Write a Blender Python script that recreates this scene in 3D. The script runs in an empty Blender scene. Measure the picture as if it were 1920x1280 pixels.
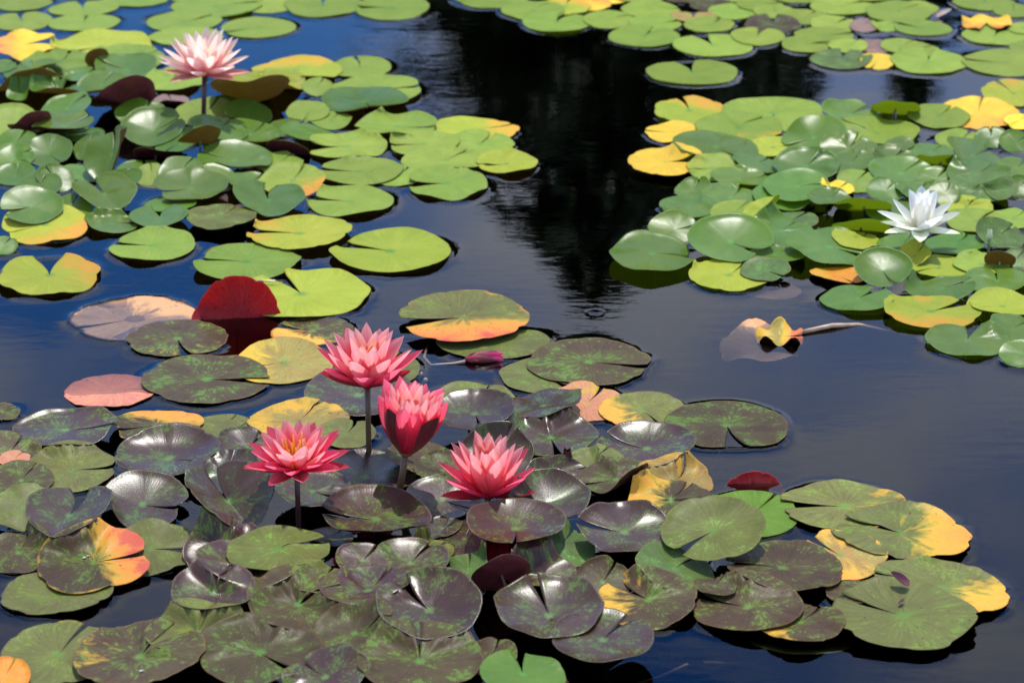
import bpy, math, random
import numpy as np
from math import radians as rad, sin, cos, pi, asin, tan, atan2

# ------------------------------------------------------------------ camera, sky, sun, exposure
scene = bpy.context.scene
COL = scene.collection
CAM_H, PITCH, FPX = 1.75, rad(22.0), 4800.0          # metres, downwards, focal length in photo pixels (1920 wide)

cam_data = bpy.data.cameras.new("camera")
cam = bpy.data.objects.new("camera", cam_data)
COL.objects.link(cam)
cam.location = (0, 0, CAM_H)
cam.rotation_euler = (pi / 2 - PITCH, 0, 0)
cam_data.sensor_width = 36.0
cam_data.lens = 36.0 * FPX / 1920.0
cam_data.clip_start, cam_data.clip_end = 0.05, 3000.0
cam_data.dof.use_dof = True
cam_data.dof.focus_distance = 4.25
cam_data.dof.aperture_fstop = 6.3
scene.camera = cam

SUN_EL, SUN_AZ = rad(68.0), rad(8.0)                 # azimuth measured from +Y towards +X: the sun stands beyond the pond
world = bpy.data.worlds.new("World")
scene.world = world
world.use_nodes = True
wn, wl = world.node_tree.nodes, world.node_tree.links
wn.clear()
w_out = wn.new("ShaderNodeOutputWorld")
w_bg = wn.new("ShaderNodeBackground")
w_sky = wn.new("ShaderNodeTexSky")
w_sky.sky_type = 'NISHITA'
w_sky.sun_disc = False
w_sky.sun_elevation = SUN_EL
w_sky.sun_rotation = SUN_AZ
w_sky.dust_density = 0.2
w_sky.air_density = 1.0
w_sky.ozone_density = 2.5
w_bg.inputs["Strength"].default_value = 0.15
w_hsv = wn.new("ShaderNodeHueSaturation")
w_hsv.inputs["Saturation"].default_value = 1.45
w_hsv.inputs["Hue"].default_value = 0.515
w_hsv.inputs["Value"].default_value = 1.6
# drifting cumulus: one noise over the whole dome, even everywhere
w_tc = wn.new("ShaderNodeTexCoord")
w_map = wn.new("ShaderNodeMapping")
w_map.inputs["Scale"].default_value = (1.0, 1.0, 2.2)
w_map.inputs["Location"].default_value = (-4.515, 0.666, 2.593)
w_noise = wn.new("ShaderNodeTexNoise")
w_noise.inputs["Scale"].default_value = 3.4
w_noise.inputs["Detail"].default_value = 5.0
w_noise.inputs["Roughness"].default_value = 0.55
w_ramp = wn.new("ShaderNodeMapRange")
w_ramp.inputs["From Min"].default_value = 0.41
w_ramp.inputs["From Max"].default_value = 0.60
w_ramp.clamp = True
w_mix = wn.new("ShaderNodeMix")
w_mix.data_type = 'RGBA'
w_mix.inputs["B"].default_value = (7.2, 7.7, 9.2, 1)
wl.new(w_tc.outputs["Generated"], w_map.inputs["Vector"])
wl.new(w_map.outputs["Vector"], w_noise.inputs["Vector"])
wl.new(w_noise.outputs["Fac"], w_ramp.inputs["Value"])
wl.new(w_sky.outputs["Color"], w_hsv.inputs["Color"])
wl.new(w_hsv.outputs["Color"], w_mix.inputs["A"])
wl.new(w_ramp.outputs["Result"], w_mix.inputs["Factor"])
wl.new(w_mix.outputs["Result"], w_bg.inputs["Color"])
wl.new(w_bg.outputs["Background"], w_out.inputs["Surface"])

sun_data = bpy.data.lights.new("sun", 'SUN')
sun_data.energy = 4.0
sun_data.angle = rad(0.53)
sun_data.color = (1.0, 0.965, 0.90)
sun = bpy.data.objects.new("sun", sun_data)
COL.objects.link(sun)
from mathutils import Vector, Matrix, Euler
SUN_DIR = Vector((sin(SUN_AZ) * cos(SUN_EL), cos(SUN_AZ) * cos(SUN_EL), sin(SUN_EL)))
sun.rotation_euler = SUN_DIR.to_track_quat('Z', 'Y').to_euler()
sun.location = SUN_DIR * 30

scene.view_settings.view_transform = 'Standard'
scene.view_settings.look = 'None'
scene.view_settings.gamma = 1.0
scene.view_settings.exposure = 0.22
scene.render.engine = 'CYCLES'

RNG = np.random.default_rng(7)
random.seed(7)

# ------------------------------------------------------------------ placing helpers
CAMP = np.array((0.0, 0.0, CAM_H))
FWD = np.array((0.0, cos(PITCH), -sin(PITCH)))
UPV = np.array((0.0, sin(PITCH), cos(PITCH)))
RGT = np.array((1.0, 0.0, 0.0))

def at(x, y, z=0.0):
    """the point of height z that the photograph shows at pixel (x, y)"""
    d = FWD + RGT * ((x - 960.0) / FPX) + UPV * ((640.0 - y) / FPX)
    t = (z - CAM_H) / d[2]
    return CAMP + d * t

def depth_at(p):
    return float(np.dot(p - CAMP, FWD))

# ------------------------------------------------------------------ mesh helpers
def make_obj(name, verts, faces, mats, parent=None, smooth=True, uv=None, mat_idx=None, attr=None):
    me = bpy.data.meshes.new(name)
    me.from_pydata([tuple(map(float, v)) for v in verts], [], [tuple(map(int, f)) for f in faces])
    for m in mats:
        me.materials.append(m)
    if mat_idx is not None:
        me.polygons.foreach_set("material_index", np.asarray(mat_idx, dtype=np.int32))
    if smooth:
        me.polygons.foreach_set("use_smooth", np.ones(len(me.polygons), dtype=bool))
    if uv is not None:
        lay = me.uv_layers.new(name="UVMap")
        li = np.empty(len(me.loops), dtype=np.int32)
        me.loops.foreach_get("vertex_index", li)
        lay.data.foreach_set("uv", np.asarray(uv, dtype=np.float32)[li].ravel())
    if attr:
        for k, a in attr.items():
            at_ = me.attributes.new(k, 'FLOAT', 'POINT')
            at_.data.foreach_set("value", np.asarray(a, dtype=np.float32))
    me.update()
    o = bpy.data.objects.new(name, me)
    COL.objects.link(o)
    if parent:
        o.parent = parent
    return o

def tag(o, label, cat, group=None, kind=None):
    if label: o["label"] = label
    if cat: o["category"] = cat
    if group: o["group"] = group
    if kind: o["kind"] = kind
    return o

def empty(name, loc):
    o = bpy.data.objects.new(name, None)
    o.empty_display_size = 0.05
    COL.objects.link(o)
    o.location = tuple(map(float, loc))
    return o

def tube(points, radii, seg=10, cap=True):
    pts = np.asarray(points, float)
    n = len(pts)
    V, F = [], []
    for i in range(n):
        d = pts[min(i + 1, n - 1)] - pts[max(i - 1, 0)]
        d = d / (np.linalg.norm(d) + 1e-9)
        a = np.array((1.0, 0, 0)) if abs(d[0]) < 0.8 else np.array((0, 1.0, 0))
        e1 = np.cross(d, a); e1 /= np.linalg.norm(e1)
        e2 = np.cross(d, e1)
        for k in range(seg):
            t = 2 * pi * k / seg
            V.append(pts[i] + radii[i] * (cos(t) * e1 + sin(t) * e2))
    for i in range(n - 1):
        for k in range(seg):
            k2 = (k + 1) % seg
            F.append((i * seg + k, i * seg + k2, (i + 1) * seg + k2, (i + 1) * seg + k))
    if cap:
        F.append(tuple(range(seg - 1, -1, -1)))
        F.append(tuple((n - 1) * seg + k for k in range(seg)))
    return V, F

# ------------------------------------------------------------------ material helpers
class NT:
    def __init__(self, name):
        self.m = bpy.data.materials.new(name)
        self.m.use_nodes = True
        self.n = self.m.node_tree.nodes
        self.l = self.m.node_tree.links
        self.n.clear()
        self.out = self.n.new("ShaderNodeOutputMaterial")
    def node(self, t, **kw):
        nd = self.n.new(t)
        for k, v in kw.items():
            setattr(nd, k, v)
        return nd
    def put(self, sock, v):
        if v is None: return
        if isinstance(v, bpy.types.NodeSocket):
            self.l.new(v, sock)
        else:
            if isinstance(v, (tuple, list)) and len(v) == 3 and sock.type == 'RGBA':
                v = (*v, 1.0)
            sock.default_value = v
    def math(self, op, a, b=None, c=None, clamp=False):
        nd = self.node("ShaderNodeMath", operation=op, use_clamp=clamp)
        for i, v in enumerate((a, b, c)):
            if v is not None: self.put(nd.inputs[i], v)
        return nd.outputs[0]
    def vmath(self, op, a, b=None, scale=None):
        nd = self.node("ShaderNodeVectorMath", operation=op)
        self.put(nd.inputs[0], a)
        if b is not None: self.put(nd.inputs[1], b)
        if scale is not None: self.put(nd.inputs["Scale"], scale)
        return nd
    def mix(self, f, a, b, blend='MIX'):
        nd = self.node("ShaderNodeMix", data_type='RGBA', blend_type=blend)
        self.put(nd.inputs["Factor"], f)
        self.put(nd.inputs["A"], a)
        self.put(nd.inputs["B"], b)
        return nd.outputs["Result"]
    def noise(self, vec, scale, detail=2.0, rough=0.5, dim='3D', w=None):
        nd = self.node("ShaderNodeTexNoise", noise_dimensions=dim)
        if vec is not None: self.put(nd.inputs["Vector"], vec)
        if w is not None: self.put(nd.inputs["W"], w)
        nd.inputs["Scale"].default_value = scale
        nd.inputs["Detail"].default_value = detail
        nd.inputs["Roughness"].default_value = rough
        return nd.outputs["Fac"]
    def mr(self, v, a, b, c=0.0, d=1.0, smooth=False):
        nd = self.node("ShaderNodeMapRange", clamp=True)
        if smooth: nd.interpolation_type = 'SMOOTHSTEP'
        self.put(nd.inputs["Value"], v)
        for k, x in (("From Min", a), ("From Max", b), ("To Min", c), ("To Max", d)):
            self.put(nd.inputs[k], x)
        return nd.outputs["Result"]
    def bsdf(self, color, rough=0.5, normal=None, **kw):
        b = self.node("ShaderNodeBsdfPrincipled")
        self.put(b.inputs["Base Color"], color)
        self.put(b.inputs["Roughness"], rough)
        if normal is not None: self.put(b.inputs["Normal"], normal)
        for k, v in kw.items():
            self.put(b.inputs[k.replace("_", " ")], v)
        self.l.new(b.outputs[0], self.out.inputs["Surface"])
        return b
    def through(self, b, weight, col):
        """light that comes through the leaf or petal from its other side"""
        tl = self.node("ShaderNodeBsdfTranslucent")
        self.put(tl.inputs["Color"], col)
        mx = self.node("ShaderNodeMixShader")
        mx.inputs[0].default_value = weight
        self.l.new(b.outputs[0], mx.inputs[1])
        self.l.new(tl.outputs[0], mx.inputs[2])
        self.l.new(mx.outputs[0], self.out.inputs["Surface"])
    def bump(self, h, strength, dist):
        nd = self.node("ShaderNodeBump")
        nd.inputs["Strength"].default_value = strength
        nd.inputs["Distance"].default_value = dist
        self.put(nd.inputs["Height"], h)
        return nd.outputs[0]

def plain(name, col, rough=0.5, var=0.25, scale=60.0, **kw):
    t = NT(name)
    tc = t.node("ShaderNodeTexCoord")
    nz = t.noise(tc.outputs["Object"], scale, 3.0)
    c = t.mix(t.mr(nz, 0.3, 0.7), tuple(x * (1 - var) for x in col), tuple(min(1, x * (1 + var)) for x in col))
    t.bsdf(c, rough, t.bump(nz, 0.15, 0.001), **kw)
    return t.m

def leaf_material(name, c1, c2, fleck=None, fleck_lo=0.56, centre=(0.10, 0.20, 0.035), rim=(0.20, 0.10, 0.05),
                  vein=0.25, rough=0.36, decay=((0.54, 0.33, 0.035), (0.66, 0.27, 0.045), (0.56, 0.13, 0.06)), spots=0.0, sheen=0.08, trans=None):
    t = NT(name)
    uv = t.node("ShaderNodeUVMap", uv_map="UVMap").outputs["UV"]
    oi = t.node("ShaderNodeObjectInfo")
    rnd = oi.outputs["Random"]
    woff = t.math('MULTIPLY', rnd, 61.0)
    r = t.vmath('LENGTH', uv).outputs["Value"]
    dr = t.vmath('NORMALIZE', uv).outputs["Vector"]
    sep = t.node("ShaderNodeSeparateXYZ"); t.l.new(dr, sep.inputs[0])
    def polar(A, B):
        cb = t.node("ShaderNodeCombineXYZ")
        t.put(cb.inputs[0], t.math('MULTIPLY', sep.outputs[0], A))
        t.put(cb.inputs[1], t.math('MULTIPLY', sep.outputs[1], A))
        t.put(cb.inputs[2], t.math('MULTIPLY', r, B))
        return cb.outputs[0]
    broad = t.noise(uv, 1.5, 4.0, 0.6, '4D', woff)
    col = t.mix(t.mr(broad, 0.33, 0.67), c1, c2)
    # fine radial veins (thin pale lines that fork towards the rim)
    vn = t.noise(polar(9.0, 0.5), 1.0, 3.0, 0.6, '4D', woff)
    veins = t.mr(t.math('ABSOLUTE', t.math('SUBTRACT', vn, 0.5)), 0.0, 0.05, 1.0, 0.0)
    veins = t.math('MULTIPLY', veins, t.mr(r, 0.03, 0.18))
    col = t.mix(t.math('MULTIPLY', veins, vein), col, tuple(min(1, x * 1.7 + 0.03) for x in c2))
    grain = t.noise(uv, 26.0, 3.0, 0.7, '4D', woff)
    col = t.mix(t.mr(grain, 0.3, 0.7, 0.0, 0.32), col, tuple(x * 0.55 for x in c1))
    if fleck:
        clump = t.noise(uv, 2.1, 2.0, 0.5, '4D', t.math('ADD', woff, 9.0))
        fl = t.noise(polar(12.5, 9.5), 1.0, 2.5, 0.55, '4D', woff)
        fl = t.math('ADD', fl, t.mr(clump, 0.32, 0.68, -0.15, 0.10))
        fl = t.math('ADD', fl, t.mr(r, 0.08, 0.6, 0.025, 0.0))
        olive = t.math('MULTIPLY', t.mr(clump, 0.42, 0.66), 0.32)
        col = t.mix(olive, col, tuple(0.45 * a_ + 0.55 * b_ for a_, b_ in zip(c2, fleck)))
        fl = t.mr(fl, fleck_lo + 0.012, fleck_lo + 0.062)
        col = t.mix(t.math('MULTIPLY', fl, t.mr(broad, 0.3, 0.7, 0.45, 0.85)), col, fleck)
    cmask = t.mr(t.math('ADD', r, t.mr(vn, 0.3, 0.7, -0.05, 0.05)), 0.04, 0.13, 1.0, 0.0, True)
    col = t.mix(t.math('MULTIPLY', cmask, 0.75), col, centre)
    rmask = t.mr(r, 0.955, 1.0)
    col = t.mix(t.math('MULTIPLY', rmask, 0.55), col, rim)
    # withering: where the leaf is old ("decay" attribute), through yellow and orange to brown
    at_ = t.node("ShaderNodeAttribute", attribute_name="decay").outputs["Fac"]
    dn = t.noise(polar(3.2, 2.2), 1.0, 4.0, 0.65, '4D', t.math('ADD', woff, 4.0))
    dd = t.math('ADD', at_, t.mr(dn, 0.25, 0.75, -0.28, 0.28))
    has = t.mr(at_, 0.02, 0.15)
    col = t.mix(t.math('MULTIPLY', t.mr(dd, 0.24, 0.50), has), col, decay[0])
    col = t.mix(t.math('MULTIPLY', t.mr(dd, 0.46, 0.78), has), col, decay[1])
    col = t.mix(t.math('MULTIPLY', t.mr(dd, 0.80, 0.98), has), col, decay[2])
    sp = t.noise(uv, 17.0, 1.0, 0.5, '4D', t.math('ADD', woff, 2.0))
    sp = t.mr(sp, 0.735 - spots, 0.75 - spots)
    col = t.mix(t.math('MULTIPLY', sp, 0.8), col, (0.05, 0.018, 0.012))
    br = t.mr(rnd, 0.0, 1.0, 0.80, 1.16)
    hs = t.node("ShaderNodeHueSaturation")
    t.put(hs.inputs["Hue"], t.mr(t.math('FRACT', t.math('MULTIPLY', rnd, 7.3)), 0, 1, 0.487, 0.512))
    t.put(hs.inputs["Value"], br)
    t.put(hs.inputs["Color"], col)
    h = t.math('ADD', t.math('MULTIPLY', veins, -0.10), t.math('MULTIPLY', grain, 0.5))
    rg = t.mr(grain, 0.3, 0.7, rough - 0.05, rough + 0.10)
    b = t.bsdf(hs.outputs["Color"], rg, t.bump(h, 0.30, 0.0012), Specular_IOR_Level=sheen)
    if trans: t.through(b, *trans)
    return t.m

def under_material(name, c1, c2, rough=0.5, trans=None):
    t = NT(name)
    uv = t.node("ShaderNodeUVMap", uv_map="UVMap").outputs["UV"]
    oi = t.node("ShaderNodeObjectInfo")
    w = t.math('MULTIPLY', oi.outputs["Random"], 40.0)
    n1 = t.noise(uv, 3.0, 4.0, 0.6, '4D', w)
    col = t.mix(t.mr(n1, 0.3, 0.7), c1, c2)
    n2 = t.noise(uv, 22.0, 2.0, 0.6, '4D', w)
    col = t.mix(t.mr(n2, 0.62, 0.70), col, tuple(x * 0.25 for x in c1))
    b = t.bsdf(col, rough, t.bump(n2, 0.25, 0.001), Specular_IOR_Level=0.25)
    if trans: t.through(b, *trans)
    return t.m

M = {}
M['l'] = leaf_material("leaf_pale_green", (0.1852, 0.2736, 0.0342), (0.2576, 0.3420, 0.0477), vein=0.22, centre=(0.10, 0.26, 0.05), rim=(0.20, 0.24, 0.06), rough=0.42, trans=(0.22, (0.62, 0.85, 0.12)))
M['yg'] = leaf_material("leaf_yellow_green", (0.280, 0.345, 0.030), (0.385, 0.410, 0.042), vein=0.2, centre=(0.10, 0.25, 0.05), rim=(0.32, 0.30, 0.05), rough=0.42, trans=(0.22, (0.62, 0.85, 0.12)))
M['y'] = leaf_material("leaf_yellow", (0.60, 0.40, 0.025), (0.72, 0.52, 0.040), vein=0.2, centre=(0.45, 0.42, 0.04), rim=(0.45, 0.25, 0.04), rough=0.45)
M['g'] = leaf_material("leaf_glossy_green", (0.0768, 0.1517, 0.0137), (0.1168, 0.1976, 0.0209), vein=0.18, centre=(0.10, 0.27, 0.04), rim=(0.12, 0.20, 0.04), rough=0.27, sheen=0.21, trans=(0.22, (0.62, 0.85, 0.12)))
M['gd'] = leaf_material("leaf_deep_green", (0.0640, 0.1599, 0.0105), (0.1120, 0.2296, 0.0150), vein=0.15, centre=(0.10, 0.25, 0.03), rim=(0.12, 0.18, 0.03), rough=0.32, sheen=0.22, trans=(0.22, (0.62, 0.85, 0.12)))
M['b'] = leaf_material("leaf_bright_green", (0.110, 0.215, 0.020), (0.170, 0.290, 0.034), vein=0.25, centre=(0.16, 0.36, 0.05), rim=(0.12, 0.16, 0.04), rough=0.36, spots=0.03, trans=(0.22, (0.62, 0.85, 0.12)))
M['bg'] = leaf_material("leaf_bluish_green", (0.0616, 0.0992, 0.0224), (0.0936, 0.1368, 0.0315), vein=0.25, fleck=(0.14, 0.30, 0.06), fleck_lo=0.60, rough=0.36)
M['p'] = leaf_material("leaf_purple_brown", (0.036, 0.016, 0.010), (0.062, 0.031, 0.018), fleck=(0.080, 0.150, 0.020), fleck_lo=0.540, vein=0.14, rim=(0.11, 0.08, 0.04), rough=0.25, sheen=0.27)
M['pr'] = leaf_material("leaf_red_brown", (0.0365, 0.0133, 0.0101), (0.0612, 0.0265, 0.0173), fleck=(0.095, 0.170, 0.015), fleck_lo=0.545, vein=0.12, rim=(0.14, 0.08, 0.04), rough=0.27, sheen=0.27)
M['m'] = leaf_material("leaf_brown_olive", (0.0507, 0.0302, 0.0158), (0.0725, 0.0511, 0.0218), fleck=(0.105, 0.180, 0.026), fleck_lo=0.545, vein=0.18, rim=(0.14, 0.08, 0.04), rough=0.38, spots=0.02)
M['mg'] = leaf_material("leaf_olive", (0.0998, 0.1000, 0.0265), (0.1367, 0.1445, 0.0374), fleck=(0.150, 0.225, 0.032), fleck_lo=0.560, vein=0.25, rim=(0.15, 0.10, 0.05), rough=0.40, spots=0.035)
M['ol'] = leaf_material("leaf_mustard_olive", (0.0861, 0.0902, 0.0176), (0.1353, 0.1394, 0.0280), fleck=(0.19, 0.31, 0.05), fleck_lo=0.60, vein=0.25, rim=(0.15, 0.13, 0.04), rough=0.38)
M['om'] = leaf_material("leaf_orange_olive", (0.2223, 0.1620, 0.0425), (0.3078, 0.2025, 0.0501), fleck=(0.25, 0.34, 0.07), fleck_lo=0.60, vein=0.22, rim=(0.35, 0.13, 0.04), rough=0.38, spots=0.03)
M['o'] = leaf_material("leaf_pink_orange", (0.47, 0.18, 0.105), (0.58, 0.25, 0.12), vein=0.25, centre=(0.50, 0.30, 0.08), rim=(0.30, 0.08, 0.05), rough=0.42, spots=0.05)
M['oo'] = leaf_material("leaf_orange", (0.58, 0.20, 0.02), (0.70, 0.33, 0.03), vein=0.25, centre=(0.50, 0.30, 0.08), rim=(0.30, 0.08, 0.05), rough=0.40, spots=0.05)
M['br'] = leaf_material("leaf_dull_brown", (0.155, 0.105, 0.085), (0.235, 0.150, 0.105), vein=0.2, centre=(0.25, 0.15, 0.10), rim=(0.10, 0.05, 0.03), rough=0.40, spots=0.03,
                        decay=((0.55, 0.30, 0.13), (0.62, 0.30, 0.13), (0.75, 0.48, 0.18)))
M['r'] = leaf_material("leaf_red", (0.2232, 0.0180, 0.0180), (0.3100, 0.0660, 0.0420), vein=0.3, centre=(0.35, 0.10, 0.05), rim=(0.42, 0.10, 0.07), rough=0.40, spots=0.14, trans=(0.45, (0.85, 0.12, 0.07)))
U = {
    'brown': under_material("underside_brown", (0.075, 0.030, 0.014), (0.145, 0.070, 0.030), trans=(0.25, (0.55, 0.25, 0.07))),
    'maroon': under_material("underside_maroon", (0.095, 0.016, 0.020), (0.160, 0.036, 0.034)),
    'dark': under_material("underside_dark", (0.035, 0.012, 0.010), (0.075, 0.026, 0.020)),
    'olive': under_material("underside_olive", (0.150, 0.180, 0.018), (0.210, 0.240, 0.030), trans=(0.6, (0.66, 0.72, 0.10))),
    'red': under_material("underside_red", (0.20, 0.016, 0.014), (0.28, 0.036, 0.024), trans=(0.45, (0.85, 0.10, 0.06))),
}
M_PETIOLE = plain("petiole_skin", (0.085, 0.055, 0.030), 0.45)
M_STEM = plain("flower_stem_skin", (0.105, 0.065, 0.030), 0.42)
M_STEM_DARK = plain("flower_stem_dark_skin", (0.060, 0.022, 0.020), 0.42)

# ------------------------------------------------------------------ ground with the pond basin
def smooth(a, b, x):
    t = np.clip((x - a) / (b - a), 0, 1)
    return t * t * (3 - 2 * t)

def ground_material():
    t = NT("mud_and_grass")
    tc = t.node("ShaderNodeTexCoord").outputs["Object"]
    sep = t.node("ShaderNodeSeparateXYZ"); t.l.new(tc, sep.inputs[0])
    n = t.noise(tc, 1.7, 6.0, 0.65)
    grass = t.mix(n, (0.035, 0.060, 0.014), (0.075, 0.105, 0.028))
    mud = t.mix(n, (0.008, 0.007, 0.005), (0.020, 0.016, 0.010))
    t.bsdf(t.mix(t.mr(sep.outputs[2], -0.25, 0.10), mud, grass), 0.9, t.bump(n, 0.6, 0.03))
    return t.m

gx = np.unique(np.concatenate([-np.geomspace(12, 900, 18), np.linspace(-16, 16, 65), np.geomspace(12, 900, 18)]))
gy = np.unique(np.concatenate([-np.geomspace(3, 900, 18), np.linspace(-3, 20, 60), np.geomspace(21, 1200, 20)]))
GX, GY = np.meshgrid(gx, gy)
inside = smooth(14.5, 12.5, np.abs(GX)) * smooth(0.6, 2.0, GY) * smooth(17.5, 15.5, GY)
GZ = 0.35 - 1.15 * inside + 0.10 * np.sin(GX * 0.7) * np.sin(GY * 0.6)
V = np.stack([GX, GY, GZ], -1).reshape(-1, 3)
nx, ny = len(gx), len(gy)
F = [(j * nx + i, j * nx + i + 1, (j + 1) * nx + i + 1, (j + 1) * nx + i) for j in range(ny - 1) for i in range(nx - 1)]
tag(make_obj("ground", V, F, [ground_material()]), None, None, kind="structure")

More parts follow.
